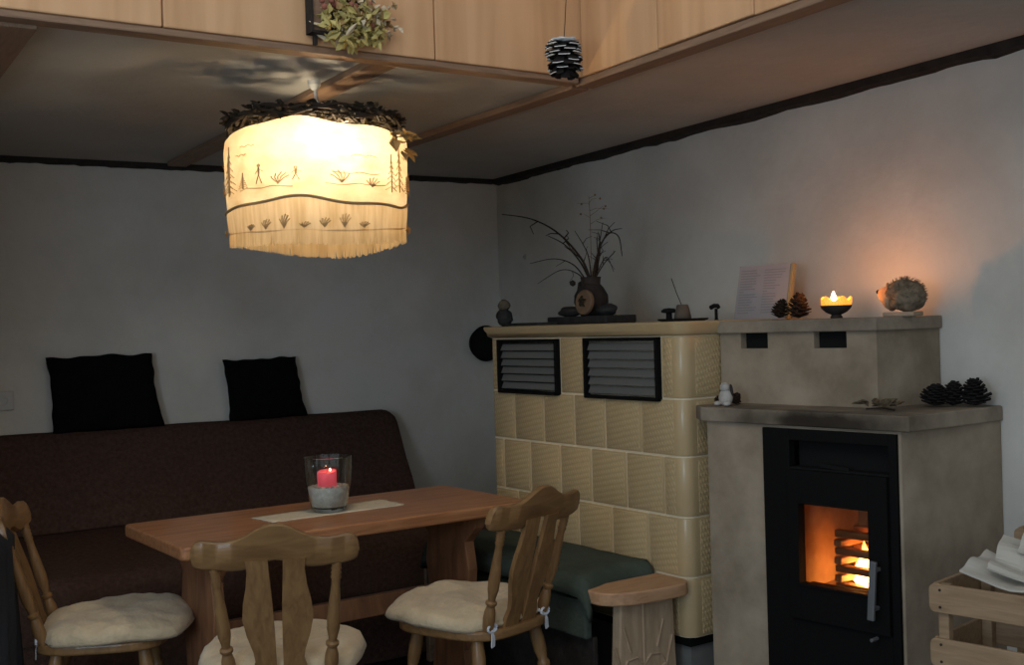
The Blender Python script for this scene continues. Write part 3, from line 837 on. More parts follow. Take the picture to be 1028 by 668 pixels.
# ------------------------------------------------------------------ chairs
SPIN = [(0, .0135), (.03, .014), (.05, .012), (.065, .0145), (.085, .012), (.10, .0145), (.12, .012), (.14, .0145), (.16, .0115), (.20, .0115), (.35, .0155), (.5, .0185), (.58, .0175), (.66, .012), (.685, .0115), (.70, .018), (.72, .018), (.74, .0125), (.8, .018), (.87, .0195), (.95, .017), (1, .0135)]
LEG = [(0, .017), (.06, .019), (.15, .022), (.25, .021), (.32, .015), (.34, .021), (.37, .021), (.39, .015), (.5, .02), (.62, .023), (.75, .02), (.88, .015), (.92, .018), (1, .014)]
def rail_bm():
    half_top = [(.0, .0975), (.02, .096), (.045, .088), (.075, .073), (.105, .060), (.135, .0565), (.165, .059), (.19, .062), (.205, .058), (.215, .046), (.2185, .03)]
    half_bot = [(.215, .016), (.205, .007), (.185, .002), (.15, .0), (.11, -.003), (.085, -.002), (.06, .006), (.035, .017), (.0, .022)]
    def smp(pts, x):
        for (x0, z0), (x1, z1) in zip(pts, pts[1:]):
            if (x0 - x) * (x1 - x) <= 0 and x0 != x1: return z0 + (z1 - z0) * (x - x0) / (x1 - x0)
        return pts[-1][1]
    half_top = [(x, z * 1.2 + (.007 if x > .09 else .003) if z > .03 else z) for x, z in half_top]
    n = 40; bm = bmesh.new(); sec = []
    xs = [(-1 + 2 * i / n) for i in range(n + 1)]
    for s in xs:
        x = .2185 * math.sin(s * PI / 2); ax = abs(x)
        zt, zb_ = smp(half_top, ax), smp(half_bot[::-1], ax) if ax < .215 else .03
        if ax > .2184: zt, zb_ = .033, .027
        yc = -.024 * (1 - (x / .22) ** 2)
        th = .012; r = min(.005, (zt - zb_) * .3)
        tilt = lambda z: -(z) * .22
        ring = []
        for (yy, zz) in ((-th, zb_ + r), (-th, zt - r), (-th + r, zt), (th - r, zt), (th, zt - r), (th, zb_ + r), (th - r, zb_), (-th + r, zb_)):
            ring.append(bm.verts.new((x, yc + yy + tilt(zz), zz)))
        sec.append(ring)
    for a_, b_ in zip(sec, sec[1:]):
        for k in range(8): bm.faces.new((a_[k], a_[(k + 1) % 8], b_[(k + 1) % 8], b_[k]))
    bm.faces.new(sec[0]); bm.faces.new(sec[-1][::-1])
    return bm
def splat_bm(s):
    # (z, inner, outer) half widths; s = side
    pr_ = [(0, .008, .074), (.03, .0085, .074), (.06, .009, .064), (.085, .0095, .068), (.13, .010, .083), (.175, .011, .0925), (.22, .013, .088), (.26, .0155, .079), (.30, .018, .0745), (.33, .019, .077)]
    bm = bmesh.new(); sec = []
    for z, i_, o_ in pr_:
        z *= 1.06; yc = -.02 - .26 * z
        bow = -.004 - .02 * (z / .33) 
        ring = [bm.verts.new((s * i_, yc - .008 + bow, z)), bm.verts.new((s * (i_ + o_) / 2, yc - .008 + bow, z)), bm.verts.new((s * o_, yc - .008 + bow * .8, z)), bm.verts.new((s * o_, yc + .008 + bow * .8, z)), bm.verts.new((s * (i_ + o_) / 2, yc + .008 + bow, z)), bm.verts.new((s * i_, yc + .008 + bow, z))]
        sec.append(ring)
    for a_, b_ in zip(sec, sec[1:]):
        for k in range(6): bm.faces.new((a_[k], a_[(k + 1) % 6], b_[(k + 1) % 6], b_[k]))
    bm.faces.new(sec[0]); bm.faces.new(sec[-1][::-1])
    return bm
def make_chair(label, loc, rz):
    t = thing('dining_chair', label, 'chair', loc, rz, 'farmhouse dining chairs')
    bm = bmesh.new()
    out = []
    for k in range(40):
        th = 2 * PI * k / 40; c, s = math.cos(th), math.sin(th)
        x = .205 * (abs(c) ** .55) * (1 if c > 0 else -1); y = .205 * (abs(s) ** .6) * (1 if s > 0 else -1)
        x *= 1 + .10 * (y / .2) * (1 if y > -.1 else 1)
        out.append((x, y))
    prism(bm, out, .415, .447, bev=.009, seg=3)
    bm_obj('seat', bm, M['oak_rail'], t)
    for sx in (-1, 1):
        for sy in (-1, 1):
            bm = bmesh.new(); turned(bm, (sx * .135, sy * .125, .425), (sx * .19, sy * (.185 if sy > 0 else .205), 0), [(q, r) for q, r in LEG]); auto_smooth(bm_obj('leg', bm, M['oak'], t), 50)
        bm = bmesh.new(); turned(bm, (sx * .163, .157, .19), (sx * .163, -.165, .19), [(0, .009), (.3, .012), (.5, .017), (.7, .012), (1, .009)]); auto_smooth(bm_obj('stretcher', bm, M['oak'], t), 50)
    bm = bmesh.new(); turned(bm, (-.163, 0, .19), (.163, 0, .19), [(0, .008), (.3, .012), (.5, .016), (.7, .012), (1, .008)]); auto_smooth(bm_obj('stretcher', bm, M['oak'], t), 50)
    for s in (-1, 1):
        bm = bmesh.new(); turned(bm, (s * .158, -.258, .772), (s * .132, -.165, .44), SPIN, 18); auto_smooth(bm_obj('spindle', bm, M['oak'], t), 45)
        auto_smooth(bm_obj('splat', splat_bm(s), M['oak'], t, loc=(0, -.155, .44)), 50)
    auto_smooth(bm_obj('top_rail', rail_bm(), M['oak_rail'], t, loc=(0, -.250, .766)), 50)
    return t
def copy_tree(o, parent=None):
    c = o.copy(); C.objects.link(c)
    if parent: c.parent = parent
    for ch in [x for x in bpy.data.objects if x.parent == o]: copy_tree(ch, c)
    return c
ch = make_chair('oak chair seen from behind, its back in front of the table', (-.678, 3.26, 0), R(99 - 90))
ch2 = copy_tree(ch); ch2.location = (-.145, 3.715, 0); ch2.rotation_euler.z = R(140 - 90)
ch2['label'] = 'oak chair at the right end of the table, turned beside the green bench'
ch3 = copy_tree(ch); ch3.location = (-1.335, 3.675, 0); ch3.rotation_euler.z = R(14 - 90)
ch3['label'] = 'oak chair at the left end of the table, its back cut by the photo edge'

def seat_pad(label, loc, rz, seed, sx=1, sy=1, ties=True):
    n = 34; bm = bmesh.new()
    for side in (-1, 1):
        g = []
        for i in range(n + 1):
            row = []
            for j in range(n + 1):
                u, v = i / n * 2 - 1, j / n * 2 - 1
                # squircle mapping
                x = u * math.sqrt(max(0, 1 - v * v / 2.6)); y = v * math.sqrt(max(0, 1 - u * u / 2.6))
                k = (max(0, (1 - u ** 6) * (1 - v ** 6))) ** .34
                d = noise.noise(Vector((u * 1.8 + seed, v * 1.8, seed)))
                d2 = noise.noise(Vector((u * 5 + seed, v * 5, seed + 9)))
                z = .022 + (.036 * k + (.020 * d + .008 * d2) * k if side > 0 else -.023 * k)
                X_, Y_ = x * .236 * sx, y * .236 * sy
                e = max(abs(u), abs(v))
                X_ *= 1 + .03 * noise.noise(Vector((math.atan2(v, u) * 2, seed, 1)))
                rr = max(0, (math.hypot(X_, Y_) - .19) / .08)
                if side > 0 or True: z -= .022 * rr ** 1.5
                row.append(bm.verts.new((X_, Y_, max(z, -.01 if rr > .3 else .001))))
            g.append(row)
        for i in range(n):
            for j in range(n): bm.faces.new((g[i][j], g[i + 1][j], g[i + 1][j + 1], g[i][j + 1]))
    bmesh.ops.remove_doubles(bm, verts=bm.verts, dist=.0006)
    t = thing('seat_cushion', label, 'cushion', loc, rz, 'cream chair cushions')
    bm_obj('pad', bm, M['cushion'], t, True)
    for s in (-1, 1):
        bm = bmesh.new()
        px, py = s * .10, -.20
        pts = [(px, py, .006), (px + s * .01, py - .022, .012), (px + s * .025, py - .03, .003), (px + s * .03, py - .036, -.02), (px + s * .033, py - .036, -.05)]
        for a_, b_ in zip(pts, pts[1:]):
            pass
        prev = None
        for k, q in enumerate(pts):
            w = .009
            r_ = [bm.verts.new((q[0] - w, q[1], q[2])), bm.verts.new((q[0] + w, q[1] + .002, q[2] + .003)), bm.verts.new((q[0] + w, q[1] + .004, q[2] + .005)), bm.verts.new((q[0] - w, q[1] + .003, q[2] + .003))]
            if prev:
                for m_ in range(4): bm.faces.new((prev[m_], prev[(m_ + 1) % 4], r_[(m_ + 1) % 4], r_[m_]))
            else: bm.faces.new(r_)
            prev = r_
        bm.faces.new(prev)
        tube(bm, [(px + s * .03 + .02 * math.cos(t_), py - .03, .008 + .012 * math.sin(t_)) for t_ in [x * .5 for x in range(13)]], .004, 6)
        rb = bm_obj('tie_ribbon', bm, M['white_rib'], t); rb['label'] = 'pale cloth tie'
    return t
def chair_pt(c, x, y, z):
    th = c.rotation_euler.z
    return (c.location.x + x * math.cos(th) - y * math.sin(th), c.location.y + x * math.sin(th) + y * math.cos(th), z)
seat_pad('cream cushion on the chair in front of the table, behind its back splats', chair_pt(ch, 0, .045, .4475), ch.rotation_euler.z, 2)
seat_pad('cream cushion with a small dark hole on the chair at the table right end', chair_pt(ch2, 0, .045, .4475), ch2.rotation_euler.z, 5)
seat_pad('plump cream cushion on the chair at the left end of the table', chair_pt(ch3, 0, .045, .4475), ch3.rotation_euler.z, 9)

# jacket over the left chair
jk = bmesh.new(); nx, ny = 24, 30; g_ = []
prof = []
for j in range(ny + 1):
    t = j / ny * 1.1 - .42
    if t < -.02: prof.append((-.045, t))
    elif t < .04: prof.append((-.045 + (t + .02) / .06 * .075, .012 * math.sin((t + .02) / .06 * PI)))
    else: prof.append((.03, -(t - .04)))
for i in range(nx + 1):
    row = []
    x = -.04 + i / nx * .27
    for (yy, zz) in prof:
        bell = 1 + .25 * max(0, -zz)
        w = .012 * math.sin(x * 55 + zz * 5) * min(1, abs(zz) * 4)
        row.append(jk.verts.new(((x - .1) * bell + .1, yy + w + (-.02 * zz * -1 if yy < 0 else 0), zz)))
    g_.append(row)
for i in range(nx):
    for j in range(ny): jk.faces.new((g_[i][j], g_[i + 1][j], g_[i + 1][j + 1], g_[i][j + 1]))
JX = []

# ------------------------------------------------------------------ lamp
lx, ly = -.622, 3.75
lamp = thing('pendant_lamp', 'large lit cream fabric pendant lamp with fringe hanging over the table', 'lamp', (lx, ly, 0))
shade_m = translucent('cream_shade_fabric', (.80, .67, .46), .5)
skirt_m = translucent('shade_skirt_fabric', (.76, .60, .38), .42, pattern='v')
fringe_m = translucent('shade_fringe', (.80, .63, .38), .5, pattern='v')
ns = 96
def ring_xy(k, r): 
    t = 2 * PI * k / ns; w = 1 + .012 * math.sin(6 * t) + .006 * math.sin(11 * t)
    return r * w * math.cos(t), r * w * math.sin(t)
def band(zs_rs, amp_top=0, amp_bot=0, droop=0):
    bm = bmesh.new(); rs = []
    m = len(zs_rs)
    for i, (z, r) in enumerate(zs_rs):
        f = i / (m - 1)
        ring = []
        for k in range(ns):
            t = 2 * PI * k / ns
            x, y = ring_xy(k, r)
            w = (.011 * math.sin(3 * t + .4) + .005 * math.sin(7 * t)) * (amp_top * (1 - f) + amp_bot * f) - droop * f * math.sin(t) ** 2
            ring.append(bm.verts.new((x, y, z + w)))
        rs.append(ring)
    for a_, b_ in zip(rs, rs[1:]):
        for k in range(ns): bm.faces.new((a_[k], a_[(k + 1) % ns], b_[(k + 1) % ns], b_[k]))
    return bm
bm_obj('shade', band([(2.022, .268), (2.017, .278), (2.004, .288), (1.97, .292), (1.92, .291), (1.87, .290), (1.81, .287), (1.777, .285)], 1, 1), shade_m, lamp, True)
bm_obj('skirt', band([(1.777, .288), (1.755, .287), (1.725, .284), (1.703, .281)], 1, .5, .022), skirt_m, lamp, True)
# braid
bm = bmesh.new(); pts = []
for k in range(ns + 1):
    t = 2 * PI * k / ns; x, y = ring_xy(k % ns, .2895)
    pts.append((x, y, 1.777 + .011 * math.sin(3 * t + .4) + .005 * math.sin(7 * t)))
tube(bm, pts, .0045, 8); br = bm_obj('braid_trim', bm, translucent('olive_braid', (.50, .40, .24), .5), lamp); br['label'] = 'dark olive braid round the shade'
# fringe of threads
bm = bmesh.new(); nf = 420
for k in range(nf):
    t = 2 * PI * k / nf; r = .281
    x, y = ring_xy(k * ns / nf, r); dx, dy = -math.sin(t) * .0026, math.cos(t) * .0026
    z1 = 1.708 - .022 * math.sin(t) ** 2 + .005 * math.sin(3 * t + .4); L = .045 + random.uniform(-.004, .004); o_ = random.uniform(-.003, .003)
    vs = [bm.verts.new((x - dx, y - dy, z1)), bm.verts.new((x + dx, y + dy, z1)), bm.verts.new((x + dx * .9 + o_ * dx / .003, y + dy * .9 + o_ * dy / .003, z1 - L)), bm.verts.new((x - dx * .9 + o_ * dx / .003, y - dy * .9 + o_ * dy / .003, z1 - L))]
    bm.faces.new(vs)
fg = bm_obj('fringe', bm, fringe_m, lamp)
fg['label'] = 'golden thread fringe along the lower edge'
# embroidered scene: trees, plants and ground lines as thin stitched strips on the shade
emb_m = translucent('embroidery_thread', (.62, .45, .25), .5)
bm = bmesh.new()
def sh(u, z, r=.2945):   # u = angle (deg) measured from the camera side, positive to the right
    t = R(-90 + u); w = 1 + .012 * math.sin(6 * t) + .006 * math.sin(11 * t)
    return (r * w * math.cos(t), r * w * math.sin(t), z)
def stitch(pts, r=.0013): tube(bm, [sh(u, z) for u, z in pts], r, 5)
def pine(u, z, h, w):
    stitch([(u, z), (u, z + h)], .002)
    for k in range(6):
        f = k / 6; ww = w * (1 - f)
        stitch([(u - ww, z + h * (f * .85 + .05)), (u, z + h * (f * .85 + .17)), (u + ww, z + h * (f * .85 + .05))])
def shrub(u, z, h, w, s):
    for k in range(5):
        a_ = -60 + 30 * k; stitch([(u, z), (u + w * math.sin(R(a_)) * .6, z + h * .6 * math.cos(R(a_ * .7))), (u + w * math.sin(R(a_ + s)), z + h * math.cos(R(a_ * .8)))], .0018)
def figure(u, z, h):
    stitch([(u - 2, z), (u, z + h * .45), (u + 2, z)], .002); stitch([(u, z + h * .45), (u, z + h * .8)], .003)
    stitch([(u - 2.5, z + h * .5), (u, z + h * .75), (u + 3, z + h * .6)]); stitch([(u + .8 * math.cos(x), z + h * .9 + .004 * math.sin(x)) for x in [y * .7 for y in range(10)]], .0018)
for base in (0, 130, 240):
    pine(-58 + base, 1.815, .15, 9); pine(-42 + base, 1.825, .05, 5); figure(-27 + base, 1.835, .06); shrub(-14 + base, 1.83, .035, 7, 20); figure(-3 + base, 1.84, .04)
    shrub(24 + base, 1.83, .04, 7, -20); shrub(44 + base, 1.82, .03, 6, 10); pine(61 + base, 1.81, .12, 6)
    for zz, u0, u1 in ((1.822, -45, -5), (1.826, 14, 55), (1.86, 20, 50), (1.93, -50, -38), (1.915, 30, 48), (1.955, -44, -30)):
        stitch([(u0 + base + (u1 - u0) * k / 6, zz + .003 * math.sin(k * 2.1 + u0)) for k in range(7)])
    for k in range(7): shrub(-35 + 12 * k + base, 1.695, .018 + .012 * (k % 3), 4, 15)
em = bm_obj('embroidery', bm, emb_m, lamp); em['label'] = 'brown stitched forest scene on the shade'
# wire frame, socket, bulb, cord
bm = bmesh.new()
for k in range(6):
    t = k * PI / 3; tube(bm, [(.02 * math.cos(t), .02 * math.sin(t), 2.035), (.285 * math.cos(t), .285 * math.sin(t), 2.02)], .002, 6)
bm_obj('wire_frame', bm, M['brass'], lamp)
bm = bmesh.new(); lathe(bm, [(.018, 1.985), (.02, 1.99), (.02, 2.045), (.012, 2.06)], 16, T(.045, -.13, .0)); bm_obj('lamp_socket', bm, M['brass'], lamp)
bm = bmesh.new(); tube(bm, [(.045, -.13, 2.055), (.025, -.06, 2.10), (.005, 0, 2.14), (0, 0, 2.2)], .006, 8); bm_obj('cord', bm, M['socket'], lamp)
bm = bmesh.new(); lathe(bm, [(.022, 2.2), (.021, 2.185), (.012, 2.172), (.006, 2.168)], 20); bm_obj('ceiling_rose', bm, M['socket'], lamp)
bulb_m = emis('warm_bulb', (1, .79, .52), 160)
bm = bmesh.new(); lathe(bm, [(.014, 1.99), (.018, 1.97), (.032, 1.945), (.036, 1.922), (.03, 1.9), (.016, 1.888), (.001, 1.885)], 20, T(.045, -.13, .03)); bm_obj('bulb', bm, bulb_m, lamp, True)

# dried garland lying on the lamp's top ring
def leaf(bm, Mx, L, w):
    pts = [(0, 0, 0), (w * .6, L * .25, .002), (w, L * .5, .004), (w * .5, L * .8, .002), (0, L, -.004), (-w * .5, L * .8, .002), (-w, L * .5, .004), (-w * .6, L * .25, .002)]
    c = bm.verts.new(Mx @ Vector((0, L * .5, -.004)))
    vs = [bm.verts.new(Mx @ Vector(q)) for q in pts]
    for k in range(8): bm.faces.new((c, vs[k], vs[(k + 1) % 8]))
gar = thing('dried_garland', 'dark dried leaf garland lying on the top rim of the lit lamp', 'garland', (lx, ly, 0))
bm = bmesh.new()
for w in range(6):
    ph = random.uniform(0, 6); pts = []
    for k in range(61):
        t = 2 * PI * k / 60
        r = .262 + .016 * math.sin(5 * t + ph) ; pts.append((r * math.cos(t), r * math.sin(t), 2.048 + .010 * math.sin(7 * t + ph * 2) + .004 * w))
    tube(bm, pts, .005, 6)
bm_obj('twig_ring', bm, M['twig'], gar)
bm = bmesh.new(); random.seed(21)
for k in range(1300):
    t = random.uniform(0, 2 * PI); r = .275 * math.sqrt(random.uniform(.06, 1.05))
    mx_ = T(r * math.cos(t), r * math.sin(t), 2.047 + random.uniform(0, .03), rz=random.uniform(0, 6.3), rx=random.uniform(-.7, .7), ry=random.uniform(-.5, .5))
    leaf(bm, mx_, random.uniform(.024, .046), random.uniform(.007, .014))
lf = bm_obj('leaves', bm, M['dark_leaf'], gar)
sm = lf.modifiers.new('t', 'SOLIDIFY'); sm.thickness = .0012
bm = bmesh.new()
for k in range(14):
    t = R(random.uniform(-28, 6)); r = .285
    mx_ = T(r * math.cos(t), r * math.sin(t), 2.035 - .006 * k + random.uniform(-.008, .01), rz=t - PI / 2 + random.uniform(-.8, .8), rx=random.uniform(-1.2, .2))
    leaf(bm, mx_, random.uniform(.04, .07), random.uniform(.012, .02))
lf = bm_obj('leaf_tuft', bm, M['leaf'], gar); lf['label'] = 'lighter brown leaves sticking out at the right'; lf['kind'] = 'stuff'
sm = lf.modifiers.new('t', 'SOLIDIFY'); sm.thickness = .0012

# ------------------------------------------------------------------ pinecones
def cone_bm(h, r, rows, per, tip, slen, blunt=False):
    """returns scales bm, tips bm, core"""
    bs, bt_ = bmesh.new(), bmesh.new()
    lathe(bs, [(.001, 0), (r * .45, h * .1), (r * .5, h * .35), (r * .35, h * .75), (.001, h * .97)], 12, cap=False)
    n = rows * per
    for i in range(n):
        f = i / n; z = h * (.04 + .9 * f); ang = i * 2.39996
        env = math.sin(PI * min(1, (.18 + .82 * (1 - f) ** .9) * .62 + .05)) ; env = (1 - f) ** .55 * (.75 + .25 * min(1, f * 6)) if f < 1 else 0
        if blunt: env = (1 - max(0, f - .55) ** 1.6 * 1.9)
        rr = max(.25, env) * r * (.92 + .16 * ((i * 7) % 5) / 5); L = rr
        tilt = R(25 + 40 * f) + (random.uniform(-.2, .25) if blunt else 0)
        Mx = T(0, 0, z, rz=ang) 
        w = slen * (.55 + .45 * env)
        x0, x1 = rr * .3, rr
        dz = math.tan(tilt) * (x1 - x0) * .6
        q = [(x0, -w * .35, 0), (x0, w * .35, 0), (x1, w * .5, dz), (x1 * 1.06, 0, dz * 1.08), (x1, -w * .5, dz)]
        th = (.2 if blunt else .14) * w
        a_ = [bs.verts.new(Mx @ Vector(p_)) for p_ in q]; b_ = [bs.verts.new(Mx @ Vector((p_[0], p_[1], p_[2] + th))) for p_ in q]
        bs.faces.new(a_[::-1]); bs.faces.new(b_)
        for k in range(5): bs.faces.new((a_[k], a_[(k + 1) % 5], b_[(k + 1) % 5], b_[k]))
        if tip and f < .85 and random.random() < .95 - .75 * f:
            e = [(x1 * .86, w * .46, dz * .95 + th), (x1 * 1.01, w * .52, dz + th), (x1 * 1.08, 0, dz * 1.08 + th), (x1 * 1.01, -w * .52, dz + th), (x1 * .86, -w * .46, dz * .95 + th)]
            c_ = [bt_.verts.new(Mx @ Vector(p_)) for p_ in e]; d_ = [bt_.verts.new(Mx @ Vector((p_[0] + .0006, p_[1], p_[2] + .0024))) for p_ in e]
            bt_.faces.new(d_); bt_.faces.new(c_[::-1])
            for k in range(5): bt_.faces.new((c_[k], c_[(k + 1) % 5], d_[(k + 1) % 5], d_[k]))
    return bs, bt_
pcx, pcy = .1865, 3.55
hc = thing('hanging_pinecone', 'dark pinecone with white painted tips hanging on a string before the wood panel', 'pinecone', (pcx, pcy, 2.163))
hc.scale = (1.08, 1.08, .8)
bs, bt_ = cone_bm(.115, .050, 7, 8, True, .032, True)
for q in (bs, bt_): bmesh.ops.transform(q, matrix=T(0, 0, 0), verts=q.verts)
for q in (bs, bt_):
    for v in q.verts:
        z = v.co.z; v.co.z = z
def flip(bm_, h):
    for v in bm_.verts: v.co.z = h - v.co.z * 1.0; 
# hang tip-down: broad end up
for q in (bs, bt_):
    for v in q.verts: v.co.z = .118 - v.co.z; v.co.y = -v.co.y
    # lift the white tips to the upper side
bm_obj('scales', bs, M['cone_black'], hc)
tp = bm_obj('painted_tips', bt_, M['snow'], hc); tp['label'] = 'white painted scale tips'
bm = bmesh.new(); blob(bm, .042, .042, .008, T(0, 0, .116), 3, .5, 12, 4); bm_obj('snow_cap', bm, M['snow'], hc, True)['label'] = 'white painted top'
bm = bmesh.new(); tube(bm, [(0, 0, .11), (.006, .02, .19), (.018, .09, .36), (.032, .222, .66)], .0012, 6); bm_obj('string', bm, M['twig'], hc)
# a nail in the board that carries the string is implied by the string meeting the board above

def small_cone(label, loc, h, r, rz, lean, group, m='cone', scale=1):
    bs, bt_ = cone_bm(h, r, 7, 8, False, r * .5); bt_.free()
    o = bm_obj('pinecone', bs, M[m]); o.location = loc; o.rotation_euler = (lean, 0, rz)
    return tag(o, label, 'pinecone', group)
G1 = 'pinecones on the mantel slab'
small_cone('small pinecone on the mantel against the foot of the paper sheet', slw(.085, .32, 1.378), .065, .036, 1, .25, G1)
small_cone('bigger open pinecone on the mantel left of the yellow candle', slw(.165, .32, 1.376), .085, .046, 2, .1, G1)
G2 = 'dark pinecones on the stove shelf'
small_cone('dark pinecone on the stove shelf, leftmost of the three at its right end', (1.315, 3.585, 1.09), .062, .05, .5, .15, G2, 'cone_black')
small_cone('dark pinecone on the stove shelf, middle of the three at its right end', (1.365, 3.565, 1.09), .072, .046, 1.5, .1, G2, 'cone_black')
small_cone('dark pinecone on the stove shelf, rightmost of the three beside the wall', (1.425, 3.538, 1.09), .08, .052, 2.5, -.1, G2, 'cone_black')
small_cone('tiny dark pinecone lying left of the little animal figure', slw(-.012, .09, 1.092), .03, .018, 1, .5, 'tiny pinecones by the animal figure', 'cone')
small_cone('tiny dark pinecone lying right of the little animal figure', slw(.06, .085, 1.094), .04, .024, 2, .6, 'tiny pinecones by the animal figure', 'cone')

# ------------------------------------------------------------------ bouquet on the fascia
q = FC + FD * .88 + FN * .028
bq = thing('dried_bouquet', 'dried flower bouquet of yellow leaves hanging on the wood panel above the lamp', 'dried flowers', (q.x, q.y, 2.2), math.atan2(-FD.y, -FD.x))
random.seed(5)
def cluster(name, mt, n, cx, cz, sx, sz, L, w, yoff=.03):
    bm = bmesh.new()
    for k in range(n):
        mx_ = T(cx + max(-1.7, min(1.7, random.gauss(0, 1))) * sx, -abs(random.gauss(yoff, .02)) - .012, cz + max(-1.5, min(1.8, random.gauss(0, 1))) * sz, rz=random.uniform(0, 6.3), rx=random.uniform(0, 6.3), ry=random.uniform(-1, 1))
        leaf(bm, mx_, random.uniform(L * .6, L), random.uniform(w * .6, w))
    o = bm_obj(name, bm, mt, bq); s_ = o.modifiers.new('t', 'SOLIDIFY'); s_.thickness = .001; o['kind'] = 'stuff'
    return o
cluster('yellow_leaves', M['leaf_yellow'], 240, -.005, .055, .05, .03, .042, .012)['label'] = 'yellow green dried leaves'
cluster('brown_leaves', M['leaf'], 90, .02, .085, .055, .03, .04, .011)['label'] = 'brown dried leaves'
cluster('pale_petals', M['leaf_pale'], 90, .045, .085, .045, .028, .028, .010)['label'] = 'cream dried petals'
cluster('pale_ribbon', M['leaf_pale'], 9, -.055, .03, .015, .012, .07, .012)['label'] = 'pale hanging tips'
bm = bmesh.new(); blob(bm, .009, .009, .009, None, 2)
b0 = bm_obj('berry', bm, M['leaf_red'], bq, True); b0['label'] = 'dull red berry'
for k in range(22):
    bb = b0 if k == 0 else b0.copy()
    if k: C.objects.link(bb); bb.parent = bq
    bb.location = (random.gauss(-.01, .05), -.055 + random.gauss(0, .008), .10 + random.gauss(0, .025))
bm = bmesh.new(); tube(bm, [(0, .002, .21), (0, -.03, .21), (0, -.045, .2), (0, -.04, .185)], .003, 6); bm_obj('hook', bm, M['dark_trim'], bq)
bm = bmesh.new()
for k in range(14):
    tube(bm, [(random.gauss(0, .02), -.03, .22 + random.uniform(-.02, .05)), (random.gauss(0, .02), -.04, .14), (random.gauss(0, .03), -.05, .09)], .0022, 5)
bm_obj('stems', bm, M['twig'], bq)
q = FC + FD * .975 + FN * .026
bx = thing('wooden_bracket', 'dark wooden box bracket on the wood panel left of the bouquet', 'bracket', (q.x, q.y, 2.225), math.atan2(-FD.y, -FD.x))
bm = bmesh.new()
box(bm, .075, .04, .008, T(0, -.022, .004), .001); box(bm, .008, .04, .14, T(-.034, -.022, .07), .001); box(bm, .008, .04, .14, T(.034, -.022, .07), .001); box(bm, .075, .006, .14, T(0, -.004, .07), .001)
bm_obj('box_frame', bm, M['dark_trim'], bx)
bm = bmesh.new(); box(bm, .06, .022, .12, T(0, -.02, .07), .003); bm_obj('inner_block', bm, M['lath'], bx)
bm = bmesh.new(); box(bm, .012, .012, .03, T(-.015, -.012, -.014), .002); bm_obj('peg', bm, M['dark_trim'], bx)

# ------------------------------------------------------------------ things on the tiled stove
ZT = 1.3775
# slate tray with stones and jug
tr_ = tag(bm_obj('slate_slab', (lambda b_: (box(b_, .38, .16, .032, T(0, 0, .016), .005), b_)[1])(bmesh.new()), M['dark_stone']), 'long dark slate slab under the jug on the tiled stove', 'stone slab')
tr_.location = oloc(-.735, .2, ZT); tr_.rotation_euler.z = oa
def stone(label, x, y, rx, ry, rz, seed):
    b_ = bmesh.new(); blob(b_, rx, ry, rz, T(0, 0, rz * .93), 3, .25, 6, seed)
    o = bm_obj('flat_stone', b_, M['dark_stone'], None, True); o.location = oloc(x, y, ZT + .032); o.rotation_euler.z = oa
    return tag(o, label, 'stone', 'dark stones on the slate slab')
stone('dark stone on the slate slab left of the jug', -.855, .19, .065, .035, .022, 1)
stone('dark stone on the slate slab right of the jug', -.60, .17, .05, .036, .024, 4)
jug = thing('jug_vase', 'dark clay jug holding dry twigs on the tiled stove', 'vase', oloc(-.735, .205, ZT + .032), oa)
jug.scale = (.86, .86, 1)
bm = bmesh.new(); lathe(bm, [(.05, 0), (.068, .02), (.082, .055), (.08, .085), (.06, .115), (.045, .13), (.047, .15), (.05, .158), (.044, .156), (.04, .13), (.001, .12)], 32); auto_smooth(bm_obj('jug_body', bm, M['dark_clay'], jug), 50)
bm = bmesh.new(); tube(bm, [(-.046, 0, .145), (-.085, 0, .135), (-.095, 0, .1), (-.075, 0, .075)], .008, 8); bm_obj('handle', bm, M['dark_clay'], jug)
ws = thing('wood_slice', 'round pale wood slice with a dark centre leaning on the jug', 'wood slice', oloc(-.675, .122, ZT + .035), oa)
bm = bmesh.new(); lathe(bm, [(.047, 0), (.05, .004), (.05, .016), (.047, .02)], 28, T(0, .01, .05, rx=PI / 2 - .12)); bm_obj('slice', bm, mat('pale_wood_slice', (.2, .135, .085), .7, .2, col2=(.12, .075, .045), vscale=14), ws)
bm = bmesh.new()
for k in range(5): leaf(bm, T(.002, -.017, .055, rx=PI / 2) @ Matrix.Rotation(k * 1.25, 4, 'Z'), .026, .008)
lf = bm_obj('leaf_motif', bm, M['dark_leaf'], ws); lf['label'] = 'small dark leaf motif'
# twigs: each branch
random.seed(3)
def branch(label, pts, r=.0035, subs=(), m='twig', heads=None, n=24):
    """pts in oven-local x, z with y wobble"""
    t = bmesh.new()
    P_ = [Vector(q) for q in pts]
    def cr_(tt):
        s_ = tt * (len(P_) - 1); i = min(int(s_), len(P_) - 2); f = s_ - i
        p0, p1, p2, p3 = P_[max(i - 1, 0)], P_[i], P_[i + 1], P_[min(i + 2, len(P_) - 1)]
        return .5 * ((2 * p1) + (p2 - p0) * f + (2 * p0 - 5 * p1 + 4 * p2 - p3) * f * f + (3 * p1 - p0 - 3 * p2 + p3) * f ** 3)
    pp = [cr_(k / n) for k in range(n + 1)]
    tube(t, pp, r, 6, r * .35)
    for (at, dx, dz, L) in subs:
        a_ = cr_(at); tube(t, [a_, a_ + Vector((dx * .5, random.uniform(-.02, .02), dz * .5 + .006)), a_ + Vector((dx, random.uniform(-.03, .03), dz))], r * .55, 5, r * .25)
        if heads: blob(t, heads, heads, heads, Matrix.Translation(a_ + Vector((dx, 0, dz))), 1)
    o = bm_obj('dry_twig', t, M[m], None, True); o.location = oloc(0, 0, 0); o.rotation_euler.z = oa
    return tag(o, label, 'twig', 'dry twigs in the jug')
